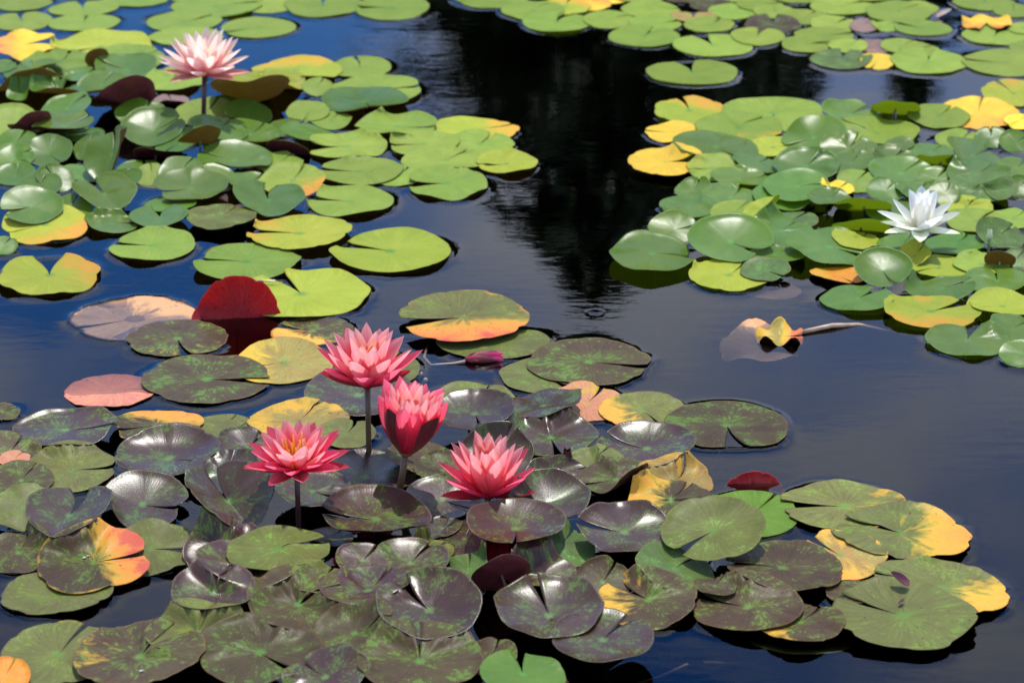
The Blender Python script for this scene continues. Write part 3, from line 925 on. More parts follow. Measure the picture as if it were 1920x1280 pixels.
    for di, am in decays:
        d = np.cos(A - rad(di)) * rr
        dec = np.maximum(dec, am * (0.10 + 1.0 * smooth(-0.25, 0.85, d)))
    if decays: dec = np.maximum(dec, 0.35 * max(a for _, a in decays) * smooth(0.86, 1.0, rr))
    uv = np.stack([UVx, UVy], -1).reshape(-1, 2)
    ob = make_obj("lily_pad", verts, faces, [M[kind], U[under]], uv=np.concatenate([uv, uv]), mat_idx=mi,
                  attr={"decay": np.concatenate([dec.ravel(), dec.ravel()])})
    ob.location = tuple(origin)
    # petiole: from the leaf's heart down into the pond
    if c0 > -0.001:
        dx, dy = rs.normal(0, 0.05), rs.normal(0.02, 0.05)
        dep = -0.20 - origin[2]
        n0 = nrm[0, 0]
        s0 = -n0 * thick * 0.5
        pts = [s0, np.array((dx * .15, dy * .15, s0[2] - 0.012 - 0.4 * max(0, c0))), np.array((dx * .5, dy * .5, dep * .5)), np.array((dx, dy, dep))]
        pv, pf = tube(pts, [0.0020, 0.0020, 0.0020, 0.0018], 7)
        make_obj("petiole", pv, pf, [M_PETIOLE], parent=ob)
    # label
    if not label:
        words = [KIND_WORDS[kind]]
        real = 2 * R
        if real < 0.072: words.insert(0, 'small')
        elif real > 0.175: words.insert(0, 'large')
        if h < 0: words[-1] = {'brown': 'brown', 'maroon': 'maroon', 'olive': 'olive', 'dark': 'dark', 'red': 'red'}[under]; shape = 'lily pad showing its underside'
        elif o['v'] > 0.09: shape = 'folded lily pad'
        elif o['c'] > 0.045: shape = 'cupped lily pad'
        elif curls: shape = 'lily pad with a curled edge'
        elif abs(tilt) > rad(5): shape = 'tilted lily pad'
        elif o['n'] and o['n'] >= 9: shape = 'lily pad with an open notch'
        else: shape = 'flat lily pad'
        best = min(LANDMARKS, key=lambda q: (q[0] - x) ** 2 + (2.0 * (q[1] - y)) ** 2)
        label = f"{' '.join(words)} {shape} near {best[2]}"
        auto_labels.setdefault(label, []).append((float(np.hypot(*(pc[:2] - at(best[0], best[1])[:2]))), ob, best[2]))
    n_, c_ = seen_labels.get(label, (0, None))
    if n_: label_group = c_
    else: label_group = clump.split('||')[1].strip()
    seen_labels[label] = (n_ + 1, label_group)
    tag(ob, label, "lily pad", label_group)
    return ob

clump = ''
for ln in PADS.strip().splitlines():
    if ln.startswith('#'):
        clump = ln[1:].strip()
    elif ln.strip():
        build_pad(ln, clump)

# pads alike in look are told apart by how close they lie to the same neighbour
for lab, lst in auto_labels.items():
    if len(lst) > 1:
        stem_ = lab[:-len(" near " + lst[0][2])]
        for rank, (_, ob_, mark) in enumerate(sorted(lst, key=lambda q: q[0])):
            word = ("closest", "second closest", "third closest", "fourth closest", "fifth closest", "sixth closest", "seventh closest", "eighth closest", "ninth closest", "tenth closest")[min(rank, 9)]
            ob_["label"] = f"{stem_} {word} to {mark}"

# leaves that stand in or under the water
def leaf_extra(line, label, cat="leaf", name="leaf"):
    o = build_pad(line + " | " + label, "extra || drowned and standing leaves")
    o.name = name; o["category"] = cat
    return o
leaf_extra("443 606 168 150 268 r t58 z-0.008 c0.22 w0.22 uUred", "red lily leaf standing upright, half out of the water like a fan", name="red_leaf")
leaf_extra("1445 545 116 30 60 br z-0.010", "pale pinkish leaf under water in front of the lime green pad", name="drowned_leaf")
leaf_extra("1425 648 150 76 20 br z-0.010 d40,0.75 w0.16", "tan rotting leaf under water, alone in the open pond", name="drowned_leaf")
leaf_extra("1462 630 88 40 0 om z0.001 d0,1.15 d180,0.5 v0.16 w0.22", "curled yellow and brown leaf end breaking the surface beside the trailing stalk", name="withered_leaf")
leaf_extra("1573 517 113 27 300 oo z0.003 d180,0.5 v0.12 w0.06", "dry ochre leaf floating in front of the right raft", name="withered_leaf")
leaf_extra("885 700 190 60 150 pr z-0.035", "dim purple leaf sunk below the fallen pink bud", name="drowned_leaf")
leaf_extra("1500 1202 190 46 30 mg z-0.02", "dim olive leaf sunk at the edge of the brown flecked pads", name="drowned_leaf")

# ------------------------------------------------------------------ the water
def water_material():
    t = NT("pond_water")
    tc = t.node("ShaderNodeTexCoord").outputs["Object"]
    mp = t.node("ShaderNodeMapping"); t.l.new(tc, mp.inputs["Vector"])
    mp.inputs["Scale"].default_value = (1.0, 2.4, 1.0)
    n1 = t.noise(mp.outputs[0], 16.0, 3.0, 0.55)
    n2 = t.noise(mp.outputs[0], 3.0, 2.0, 0.5)
    calm = t.mr(t.noise(tc, 1.1, 2.0, 0.5), 0.35, 0.65, 0.25, 1.0)
    hgt = t.math('MULTIPLY', t.math('ADD', t.math('MULTIPLY', n1, 0.45), n2), calm)
    nb = t.bump(hgt, 0.055, 0.010)
    gl = t.node("ShaderNodeBsdfGlossy")
    gl.inputs["Roughness"].default_value = 0.0
    t.l.new(nb, gl.inputs["Normal"])
    tr = t.node("ShaderNodeBsdfTransparent")
    tr.inputs["Color"].default_value = (0.80, 0.80, 0.74, 1)
    fr = t.node("ShaderNodeFresnel")
    fr.inputs["IOR"].default_value = 1.333
    t.l.new(nb, fr.inputs["Normal"])
    mx = t.node("ShaderNodeMixShader")
    t.l.new(fr.outputs[0], mx.inputs[0])
    t.l.new(tr.outputs[0], mx.inputs[1])
    t.l.new(gl.outputs[0], mx.inputs[2])
    t.l.new(mx.outputs[0], t.out.inputs["Surface"])
    va = t.node("ShaderNodeVolumeAbsorption")
    va.inputs["Color"].default_value = (0.30, 0.26, 0.16, 1)
    va.inputs["Density"].default_value = 26.0
    t.l.new(va.outputs[0], t.out.inputs["Volume"])
    return t.m

py_ = np.linspace(-60, 1370, 720)
ang = PITCH + np.arctan((py_ - 640) / FPX)
rows = np.sort(CAM_H / np.tan(ang))
cols = np.linspace(-1, 1, 700)
half = 1080.0 / FPX * np.sqrt(rows ** 2 + CAM_H ** 2)
WX = np.zeros((len(rows) + 2, len(cols) + 2)); WY = np.zeros_like(WX)
WX[1:-1, 1:-1] = cols[None, :] * half[:, None]
WX[0, 1:-1] = WX[1, 1:-1]; WX[-1, 1:-1] = WX[-2, 1:-1]
WX[:, 0] = -15.5; WX[:, -1] = 15.5
WY[1:-1, :] = rows[:, None]; WY[0, :] = 0.4; WY[-1, :] = 18.0
WZ = np.zeros_like(WX)
inner = np.zeros_like(WX, bool); inner[1:-1, 1:-1] = True
MEN, DEC = 0.0042, 0.0085
xi = WX[1:-1, 1:-1]; yi = WY[1:-1, 1:-1]; zi = np.zeros_like(xi)
for c, a, Rr, rz, nh in WET:
    rm = Rr.max() + 0.05
    j0, j1 = np.searchsorted(rows, [c[1] - rm, c[1] + rm])
    if j1 <= j0: continue
    sx = xi[j0:j1] - c[0]; sy = yi[j0:j1] - c[1]
    colm = np.where((np.abs(sx) < rm).any(0))[0]
    if len(colm) == 0: continue
    k0, k1 = colm[0], colm[-1] + 1
    sx, sy = sx[:, k0:k1], sy[:, k0:k1]
    order = np.argsort(a)
    aa, RR, ZZ = a[order], Rr[order], rz[order]
    aa = np.concatenate([[aa[-1] - 2 * pi], aa, [aa[0] + 2 * pi]]); RR = np.concatenate([[RR[-1]], RR, [RR[0]]]); ZZ = np.concatenate([[ZZ[-1]], ZZ, [ZZ[0]]])
    an = np.arctan2(sy, sx)
    dist = np.hypot(sx, sy) - np.interp(an, aa, RR)
    zz = np.interp(an, aa, ZZ)
    amp = MEN * 0.55 * smooth(0.016, 0.004, zz)
    hh = amp * np.exp(-np.clip(dist, 0, None) / DEC)
    hh = np.where(dist < -0.004, 0.0, hh)
    zi[j0:j1, k0:k1] = np.maximum(zi[j0:j1, k0:k1], hh)
# the rings of one small ripple, spreading where an insect touched the surface
rp = at(1116, 586)
dd = np.hypot(xi - rp[0], yi - rp[1])
zi += 0.00035 * np.sin(dd / 0.0032) * np.exp(-(dd / 0.016) ** 2)
WZ[1:-1, 1:-1] = zi
nyw, nxw = WX.shape
V = np.stack([WX, WY, WZ], -1).reshape(-1, 3).astype(np.float32)
idx = np.arange(nyw * nxw, dtype=np.int32).reshape(nyw, nxw)
Q = np.stack([idx[:-1, :-1], idx[:-1, 1:], idx[1:, 1:], idx[1:, :-1]], -1).reshape(-1, 4)
me = bpy.data.meshes.new("water")
me.vertices.add(len(V)); me.vertices.foreach_set("co", V.ravel())
me.loops.add(Q.size); me.loops.foreach_set("vertex_index", Q.ravel())
me.polygons.add(len(Q)); me.polygons.foreach_set("loop_start", np.arange(0, Q.size, 4, dtype=np.int32))
me.polygons.foreach_set("use_smooth", np.ones(len(Q), bool))
me.materials.append(water_material())
me.update(calc_edges=True)
water = bpy.data.objects.new("water", me)
COL.objects.link(water)
tag(water, None, None, kind="structure")

# ------------------------------------------------------------------ flowers
def petal_material(name, base, mid, tip, streak, rough=0.45, sss=0.66):
    t = NT(name)
    uv = t.node("ShaderNodeUVMap", uv_map="UVMap").outputs["UV"]
    sep = t.node("ShaderNodeSeparateXYZ"); t.l.new(uv, sep.inputs[0])
    oi = t.node("ShaderNodeObjectInfo"); rnd = oi.outputs["Random"]
    cr = t.node("ShaderNodeValToRGB")
    e = cr.color_ramp.elements
    e[0].position, e[0].color = 0.05, (*base, 1)
    e[1].position, e[1].color = 0.95, (*tip, 1)
    m_ = e.new(0.5); m_.color = (*mid, 1)
    t.put(cr.inputs[0], sep.outputs[1])
    mp = t.node("ShaderNodeMapping"); t.l.new(uv, mp.inputs["Vector"])
    mp.inputs["Scale"].default_value = (7.0, 1.1, 1.0)
    n = t.noise(mp.outputs[0], 1.6, 3.0, 0.6, '4D', t.math('MULTIPLY', rnd, 30.0))
    col = t.mix(t.mr(n, 0.52, 0.72, 0.0, 0.55), cr.outputs[0], streak)
    n2 = t.noise(uv, 30.0, 2.0, 0.6, '4D', t.math('MULTIPLY', rnd, 30.0))
    col = t.mix(t.mr(n2, 0.60, 0.75, 0.0, 0.25), col, tuple(min(1.0, x * 1.4 + 0.06) for x in tip))
    hs = t.node("ShaderNodeHueSaturation")
    t.put(hs.inputs["Value"], t.mr(rnd, 0, 1, 0.88, 1.10))
    t.put(hs.inputs["Color"], col)
    b_ = t.bsdf(hs.outputs["Color"], rough, t.bump(t.math('ADD', n, t.math('MULTIPLY', n2, 0.5)), 0.6, 0.0015),
           Specular_IOR_Level=0.3)
    gm = t.node("ShaderNodeGamma"); t.put(gm.inputs[0], hs.outputs["Color"]); gm.inputs[1].default_value = 0.70
    t.through(b_, sss, gm.outputs[0])
    return t.m

P = {
    'red_out': petal_material("petal_deep_pink", (0.90, 0.020, 0.085), (0.94, 0.050, 0.130), (0.94, 0.090, 0.16), (0.96, 0.24, 0.28)),
    'red_mid': petal_material("petal_rose", (0.94, 0.050, 0.105), (0.96, 0.150, 0.185), (0.96, 0.30, 0.29), (0.98, 0.54, 0.48)),
    'red_in': petal_material("petal_salmon", (0.90, 0.24, 0.13), (0.92, 0.30, 0.23), (0.93, 0.40, 0.35), (0.95, 0.60, 0.50)),
    'red_core': petal_material("petal_orange", (0.82, 0.36, 0.10), (0.84, 0.36, 0.16), (0.84, 0.36, 0.22), (0.90, 0.52, 0.30)),
    'sepal': petal_material("sepal_red_brown", (0.36, 0.025, 0.035), (0.40, 0.022, 0.040), (0.42, 0.030, 0.050), (0.22, 0.040, 0.028), sss=0.18),
    'sepal_dark': petal_material("sepal_dark_brown", (0.26, 0.085, 0.045), (0.16, 0.022, 0.028), (0.045, 0.014, 0.012), (0.20, 0.030, 0.035), sss=0.05),
    'pink_out': petal_material("petal_soft_pink", (0.93, 0.26, 0.27), (0.96, 0.50, 0.44), (0.97, 0.68, 0.56), (0.98, 0.76, 0.60)),
    'pink_in': petal_material("petal_cream_pink", (0.92, 0.46, 0.34), (0.94, 0.66, 0.50), (0.95, 0.74, 0.58), (0.95, 0.80, 0.44)),
    'pink_sepal': petal_material("petal_coral_edge", (0.74, 0.20, 0.22), (0.76, 0.22, 0.24), (0.76, 0.26, 0.20), (0.82, 0.40, 0.34)),
    'white': petal_material("petal_white", (0.96, 0.93, 0.74), (0.99, 0.96, 0.88), (0.99, 0.97, 0.89), (0.95, 0.92, 0.84), sss=0.66),
    'white_sepal': petal_material("sepal_white_green", (0.62, 0.70, 0.36), (0.80, 0.83, 0.68), (0.70, 0.76, 0.40), (0.60, 0.70, 0.34), sss=0.2),
    'bud': petal_material("petal_magenta", (0.70, 0.015, 0.15), (0.82, 0.030, 0.22), (0.80, 0.10, 0.26), (0.90, 0.25, 0.40)),
}
M_GOLD = plain("stamen_gold", (0.82, 0.42, 0.020), 0.5)
M_CREAM = plain("stamen_cream", (0.85, 0.68, 0.22), 0.5)

def petal_mesh(L, W, e0, e1, cup, rs, point=0.65, thick=0.0014, twist=0.0, rho0=0.006):
    """a petal pointing along +x: boat-shaped, rising from elevation e0 at its foot to e1 at its tip"""
    nl, nw = 11, 7
    ts = np.linspace(0, 1, nl); ss = np.linspace(-1, 1, nw)
    rho, z = rho0, 0.0
    P_ = []; N_ = []; T_ = []
    prev = 0.0
    for t_ in ts:
        e = e0 + (e1 - e0) * t_ ** 1.2
        rho += cos(e) * L * (t_ - prev); z += sin(e) * L * (t_ - prev); prev = t_
        P_.append((rho, z)); N_.append((-sin(e), cos(e)))
    wid = W * 0.5 * np.clip(np.sin(pi * np.clip(ts * 0.90 + 0.10, 0, 1) ** 0.88), 0, 1) ** point
    wid[0] = W * 0.16; wid[-1] = W * 0.012
    ph = rs.uniform(0, 6.3)
    V, UVs = [], []
    for side in (1,):
        for i in range(nl):
            for s in ss:
                lat = s * wid[i]
                hgt = cup * (s * s) * wid[i] * 1.2 + 0.03 * wid[i] * sin(3 * ts[i] * pi + ph) * s
                th_ = side * 0.5 * thick * (1 - s * s) * (1 - 0.6 * ts[i]) + side * 0.00008
                hgt += th_ + 0.10 * wid[i] * max(0, 1 - (abs(s) / 0.22) ** 2) * -0.5
                lat2 = lat + twist * L * ts[i] ** 2
                V.append((P_[i][0] + N_[i][0] * hgt, lat2, P_[i][1] + N_[i][1] * hgt))
                UVs.append((s * 0.5 + 0.5, ts[i]))
    F_ = []
    g = lambda sd, i, j: sd * nl * nw + i * nw + j
    for i in range(nl - 1):
        for j in range(nw - 1):
            F_.append((g(0, i, j), g(0, i + 1, j), g(0, i + 1, j + 1), g(0, i, j + 1)))
    return np.array(V), F_, UVs

def rotz(V, a):
    c, s = cos(a), sin(a)
    return np.stack([V[:, 0] * c - V[:, 1] * s, V[:, 0] * s + V[:, 1] * c, V[:, 2]], -1)

def flower(label, foot, base, rings, stem_r, seed, stem_mat, stamens=0, stamen_mat=None, lean=(0, 0), stamen_len=0.03, cat="water lily", group=None):
    """foot: pixel where the stalk leaves the water; base: pixel of the flower's foot; rings from outside in"""
    rs = np.random.default_rng(seed)
    pf = at(*foot)
    d = depth_at(pf)
    el = PITCH + math.atan((foot[1] - 640) / FPX)
    hz = (foot[1] - base[1]) * d / FPX / cos(el)
    bx = (base[0] - foot[0]) * d / FPX
    root = empty("water_lily", pf)
    top = np.array((bx, 0.0, hz))
    k = [np.array((-bx * 0.5, 0.03, -0.16)), np.array((-bx * .15, 0.005, -0.04)), np.array((0, 0, 0.0)), top * 0.5 + np.array((bx * 0.04, 0, 0)), top + np.array((0, 0, 0.002))]
    sv, sf = tube(k, [stem_r * .95, stem_r, stem_r, stem_r * 0.97, stem_r * 1.08], 14)
    make_obj("stem", sv, sf, [stem_mat], root)
    tilt = Matrix.Rotation(lean[0], 3, 'X') @ Matrix.Rotation(lean[1], 3, 'Y')
    TM = np.array(tilt)
    # the knob the petals grow from
    pr = [0.0, stem_r * 1.1, stem_r * 1.9, stem_r * 2.2, stem_r * 1.7, 0.001]
    pz = [-0.003, -0.002, 0.001, 0.005, 0.010, 0.012]
    rv, rf = tube([(0, 0, z_) for z_ in pz], pr, 14)
    make_obj("receptacle", np.array(rv) @ TM.T + top, rf, [rings[0]['mat']], root)
    for rg in rings:
        n = rg['n']
        for i in range(n):
            a = rad(rg.get('a0', 0)) + 2 * pi * (i + rs.normal(0, rg.get('jit', 0.07))) / n
            if 'az' in rg: a = rad(rg['az'][i])
            L = rg['L'] * rs.uniform(0.93, 1.07)
            W = rg['W'] * rs.uniform(0.92, 1.08)
            e0 = rad(rg['e0'] + rs.normal(0, rg.get('ej', 3.0))); e1 = rad(rg['e1'] + rs.normal(0, rg.get('ej', 3.0)))
            V_, F_, uv = petal_mesh(L, W, e0, e1, rg.get('cup', 0.5) * rs.uniform(0.85, 1.15), rs, rg.get('pt', 0.65), twist=rs.normal(0, 0.03), rho0=rg.get('rho', 0.006))
            V_[:, 2] += rg.get('z', 0.0)
            V_ = rotz(V_, a) @ TM.T + top
            make_obj(rg.get('name', 'petal'), V_, F_, [rg['mat']], root, uv=uv)
    for i in range(stamens):
        a = 2.4 * i; q = (i + 0.5) / stamens
        L = stamen_len * rs.uniform(0.8, 1.1)
        e = rad(88 - 34 * q)
        pts = [np.array((0.004 + 0.006 * q, 0, 0.006)), np.array((0.004 + 0.008 * q + cos(e) * L * .6, 0, 0.006 + sin(e) * L * .6)),
               np.array((0.004 + 0.006 * q + cos(e) * L * .8, 0, 0.006 + sin(e) * L))]
        sv, sf = tube(pts, [0.0016, 0.0019, 0.0007], 6)
        make_obj("stamen", rotz(np.array(sv), a) @ TM.T + top, sf, [stamen_mat], root)
    tag(root, label, cat, group)
    return root

def R_(n, L, W, e0, e1, mat, **k):
    return dict(n=n, L=L, W=W, e0=e0, e1=e1, mat=P[mat], **k)

G_RED = "red lilies standing over the dark pads"
# tallest, wide open
flower("tall open red water lily with salmon inner petals, on a long bare stalk", (692, 858), (692, 727), [
    R_(4, 0.088, 0.036, 18, 44, 'sepal', name='sepal', cup=0.55, az=[205, 335, 60, 120]),
    R_(7, 0.102, 0.036, 26, 46, 'red_out', a0=8, cup=0.5),
    R_(8, 0.102, 0.038, 42, 60, 'red_mid', a0=30, cup=0.55),
    R_(9, 0.102, 0.036, 55, 72, 'red_mid', a0=8, cup=0.6),
    R_(8, 0.096, 0.031, 66, 79, 'red_in', a0=28, cup=0.6),
    R_(6, 0.078, 0.024, 74, 84, 'red_core', a0=10, cup=0.6)], 0.0048, 11, M_STEM, stamens=10, stamen_mat=M_GOLD, stamen_len=0.045, lean=(rad(4), 0), group=G_RED)
# closed like a tulip
flower("half-closed tulip-shaped red water lily with dark brown sepals on a slanting stalk", (746, 934), (762, 852), [
    R_(4, 0.104, 0.056, 38, 84, 'sepal_dark', name='sepal', cup=0.75, az=[228, 318, 42, 132], pt=0.6, ej=1.5),
    R_(6, 0.118, 0.056, 42, 84, 'red_out', az=[272, 190, 345, 30, 90, 150], cup=0.65, pt=0.55, ej=2),
    R_(8, 0.116, 0.046, 48, 84, 'red_out', a0=20, cup=0.65, pt=0.6),
    R_(9, 0.116, 0.042, 54, 86, 'red_mid', a0=45, cup=0.65),
    R_(9, 0.114, 0.036, 62, 88, 'red_mid', a0=5, cup=0.65),
    R_(7, 0.112, 0.030, 70, 90, 'red_in', a0=5, cup=0.65)], 0.0055, 12, M_STEM, lean=(rad(3), rad(8)), group=G_RED)
# wide with golden stamens
flower("wide open red water lily with golden stamens on a straight dark stalk", (560, 985), (560, 884), [
    R_(4, 0.074, 0.030, 6, 16, 'sepal', name='sepal', cup=0.45, az=[190, 352, 75, 115]),
    R_(9, 0.082, 0.028, 16, 30, 'red_out', a0=5, cup=0.5),
    R_(9, 0.080, 0.030, 28, 42, 'red_out', a0=26, cup=0.5),
    R_(9, 0.080, 0.028, 42, 58, 'red_mid', a0=5, cup=0.55),
    R_(8, 0.078, 0.026, 56, 70, 'red_mid', a0=20, cup=0.55),
    R_(6, 0.050, 0.020, 62, 74, 'red_core', a0=0, cup=0.55)], 0.0042, 13, M_STEM_DARK, stamens=16, stamen_mat=M_GOLD, stamen_len=0.052, lean=(rad(10), 0), group=G_RED)
# low-set
flower("red water lily with narrow pale-streaked petals sitting low among dark pads", (915, 962), (915, 932), [
    R_(4, 0.074, 0.030, 8, 24, 'sepal', name='sepal', cup=0.5, az=[198, 342, 70, 110]),
    R_(6, 0.090, 0.030, 30, 46, 'red_out', az=[180, 0, 40, 140, 215, 325], cup=0.5, ej=3),
    R_(8, 0.100, 0.034, 52, 66, 'red_mid', a0=20, cup=0.5),
    R_(8, 0.102, 0.033, 64, 78, 'red_mid', a0=0, cup=0.55),
    R_(7, 0.096, 0.029, 73, 84, 'red_in', a0=24, cup=0.55)], 0.0048, 14, M_STEM_DARK, lean=(rad(2), 0), group=G_RED)
# pale pink, far
flower("pale pink water lily with a cream centre standing tall on a thin dark stalk", (381, 240), (388, 144), [
    R_(4, 0.098, 0.034, 4, 12, 'pink_sepal', name='sepal', cup=0.4, az=[185, 352, 230, 318]),
    R_(7, 0.112, 0.036, 18, 26, 'pink_out', a0=5, cup=0.5),
    R_(8, 0.112, 0.037, 34, 46, 'pink_out', a0=26, cup=0.5),
    R_(8, 0.112, 0.036, 50, 62, 'pink_out', a0=5, cup=0.5),
    R_(7, 0.110, 0.034, 64, 76, 'pink_in', a0=20, cup=0.5),
    R_(6, 0.092, 0.022, 74, 84, 'pink_in', a0=0, cup=0.5)], 0.0056, 15, M_STEM_DARK, stamens=10, stamen_mat=M_CREAM, stamen_len=0.05)
# white
flower("pure white star-shaped water lily on a short stalk among green pads", (1727, 470), (1722, 432), [
    R_(4, 0.076, 0.032, 4, 8, 'white_sepal', name='sepal', cup=0.3, az=[176, 204, 262, 338]),
    R_(3, 0.083, 0.036, 18, 26, 'white', az=[170, 12, 225], cup=0.35),
    R_(3, 0.083, 0.036, 40, 48, 'white', az=[160, 18, 300], cup=0.4),
    R_(3, 0.085, 0.040, 60, 70, 'white', az=[138, 45, 90], cup=0.45),
    R_(3, 0.081, 0.042, 74, 84, 'white', az=[275, 200, 340], cup=0.5),
    R_(3, 0.081, 0.036, 78, 86, 'white', az=[60, 120, 90], cup=0.5)], 0.0045, 16, M_STEM, lean=(rad(3), rad(2)))

def bud(label, foot, base, L, W, mat, seed, stem_r, stem_mat, lean=(0, 0), name="lily_bud"):
    r = flower(label, foot, base, [
        R_(4, L, W, 66, 104, mat, name='sepal', cup=0.75, a0=45, pt=0.7, ej=1.0, rho=0.003),
        R_(4, L * 0.96, W * 0.8, 70, 104, mat, name='petal', cup=0.75, a0=0, pt=0.7, ej=1.0, rho=0.003)], stem_r, seed, stem_mat, lean=lean, cat="flower bud")
    r.name = name
    return r
bud("dark maroon pointed lily bud rising between the purple pads", (1064, 885), (1064, 878), 0.036, 0.020, 'sepal_dark', 21, 0.0035, M_STEM_DARK)
bud("small pale green bud on a short stalk by the white lily's pads", (1853, 472), (1853, 448), 0.022, 0.011, 'white_sepal', 22, 0.003, plain("bud_stalk_green", (0.16, 0.26, 0.05), 0.4))

# the fallen pink bud lying on the water with its stalk
fb = empty("fallen_bud", at(905, 678))
rs = np.random.default_rng(5)
dB = depth_at(at(905, 678))
Lb = 74 / FPX * dB
TM = np.array((Matrix.Rotation(rad(12), 3, 'Z') @ Matrix.Rotation(rad(-86 + 180), 3, 'Y')))
for ring, (n, ww, m_, e0) in enumerate(((4, 0.026, 'sepal_dark', 58), (6, 0.024, 'bud', 64), (6, 0.020, 'bud', 72))):
    for i in range(n):
        a = 2 * pi * (i + 0.4 * ring) / n
        V_, F_, uv = petal_mesh(Lb * (0.86 if ring == 0 else 1.0), ww, rad(e0), rad(100), 0.75, rs, 0.65, rho0=0.003)
        V_ = rotz(V_, a)
        V_ = V_ @ TM.T
        V_ = V_ + np.array((-Lb * 0.45, 0.0, 0.006))
        make_obj("sepal" if ring == 0 else "petal", V_, F_, [P[m_]], fb, uv=uv)
sv, sf = tube([(-Lb * 0.44, -0.006, 0.004), (-Lb * 0.7, -0.010, 0.001), (-Lb * 1.3, -0.012, -0.002), (-Lb * 1.5, 0.03, -0.004), (-Lb * 1.42, 0.12, -0.010)], [0.0024] * 5, 8)
make_obj("stem", sv, sf, [plain("pale_dead_stalk", (0.33, 0.24, 0.19), 0.5)], fb)
tag(fb, "fallen magenta lily bud lying in the water with its pale stalk trailing", "flower bud")

# the trailing dead stalk beside the drowned leaf
p1, p2, p3, p4 = at(1505, 625), at(1560, 613, .002), at(1610, 608), at(1680, 606)
sv, sf = tube([p1 + [0, 0, .003], p2 + [0, 0, .003], p3 + [0, 0, -.001], p4 + [0, 0, -.02]], [0.0042, 0.0045, 0.004, 0.0035], 10)
o = make_obj("dead_stalk", sv, sf, [plain("tan_dead_stalk", (0.42, 0.28, 0.17), 0.5)])
tag(o, "tan dead lily stalk trailing across the open water", "stalk")
# stalks that show through the clear water
for i, (pts, z0, z1, lab) in enumerate([
        (((1350, 845), (1325, 900)), -0.004, -0.09, "greyish stalk under water running down from the heart-notched brown pad"),
        (((1290, 1245), (1240, 1268), (1175, 1290)), -0.02, -0.07, "faint brown stalk lying under water beyond the plum pad at the raft's end"),
        (((1320, 1242), (1420, 1244), (1475, 1275)), -0.03, -0.06, "long curved brown stalk lying under the open water"),
        (((470, 735), (490, 790)), -0.004, -0.07, "pale stalk under water beside the large grey-brown pad"),
        (((770, 712), (768, 735)), -0.004, -0.05, "short pale stalk under water behind the closed lily")]):
    q = [at(a_, b_, z0 + (z1 - z0) * k_ / (len(pts) - 1)) for k_, (a_, b_) in enumerate(pts)]
    sv, sf = tube(q, [0.0028] * len(q), 8)
    tag(make_obj("sunken_stalk", sv, sf, [bpy.data.materials["pale_dead_stalk"]]), lab, "stalk", "stalks seen through the water")

# ------------------------------------------------------------------ small things on the leaves
def surf(x, y):
    z = 0.0
    for _ in range(6):
        p = at(x, y, z)
        z = float(HF[hidx(np.array(p[0]), np.array(p[1]))])
    return at(x, y, z)

def ellipsoid(rx, ry, rz, nu=14, nv=8, c=(0, 0, 0)):
    V_ = [(c[0], c[1], c[2] - rz)]
    for i in range(1, nv):
        e = -pi / 2 + pi * i / nv
        for j in range(nu):
            a = 2 * pi * j / nu
            V_.append((c[0] + rx * cos(e) * cos(a), c[1] + ry * cos(e) * sin(a), c[2] + rz * sin(e)))
    V_.append((c[0], c[1], c[2] + rz))
    F_ = [(0, 1 + (j + 1) % nu, 1 + j) for j in range(nu)]
    for i in range(nv - 2):
        for j in range(nu):
            F_.append((1 + i * nu + j, 1 + i * nu + (j + 1) % nu, 1 + (i + 1) * nu + (j + 1) % nu, 1 + (i + 1) * nu + j))
    L_ = len(V_) - 1
    F_ += [(L_, 1 + (nv - 2) * nu + j, 1 + (nv - 2) * nu + (j + 1) % nu) for j in range(nu)]
    return np.array(V_), F_

M_SHELL = plain("snail_shell_white", (0.62, 0.60, 0.52), 0.4)
M_SNAIL = plain("snail_dark", (0.05, 0.04, 0.03), 0.4)
def snail(x, y, s, label):
    r = empty("snail", surf(x, y))
    n = 26; pts, rad_ = [], []
    for i in range(n):
        t_ = i / (n - 1); a = t_ * 4.4 * pi; q = s * 0.62 * (1 - t_) ** 0.8
        pts.append((q * cos(a), q * sin(a), s * 0.30 + s * 0.75 * t_)); rad_.append(max(0.0002, s * 0.34 * (1 - t_) ** 0.7))
    sv, sf = tube(pts, rad_, 9)
    make_obj("shell", sv, sf, [M_SHELL], r)
    bv, bf = ellipsoid(s * 0.75, s * 0.3, s * 0.16, c=(s * 0.45, 0, s * 0.12))
    make_obj("body", bv, bf, [M_SNAIL], r)
    tag(r, label, "snail", "tiny snails on the pads")
snail(105, 781, 0.0042, "tiny white snail on the back rim of the plum pad beside the duckweed")
snail(158, 1047, 0.0034, "tiny pale snail in the middle of the pad with the flaming orange tip")
snail(165, 1043, 0.0024, "tinier snail next to another on the pad with the flaming orange tip")
snail(265, 1259, 0.0034, "tiny whitish snail on the mottled brown pad with an open notch")

# a beetle: red-orange body on a dark pad
bt = empty("beetle", surf(489, 879))
for nm, rx, ry, rz, c, m_ in (("wing_case", .0042, .0030, .0026, (0, 0, .0026), plain("beetle_red", (0.55, 0.10, 0.02), 0.3)), ("head", .0016, .0017, .0014, (.0050, 0, .0020), M_SNAIL)):
    v_, f_ = ellipsoid(rx, ry, rz, c=c)
    make_obj(nm, v_, f_, [m_], bt)
for k_ in (-1, 0, 1):
    for s_ in (-1, 1):
        v_, f_ = tube([(k_ * .0022, 0, .002), (k_ * .003, s_ * .0042, .0028), (k_ * .0036, s_ * .0062, 0.0)], [.0004] * 3, 5)
        make_obj("leg", v_, f_, [M_SNAIL], bt)
tag(bt, "small red-orange beetle on a dark plum pad left of the lily with golden stamens", "beetle")

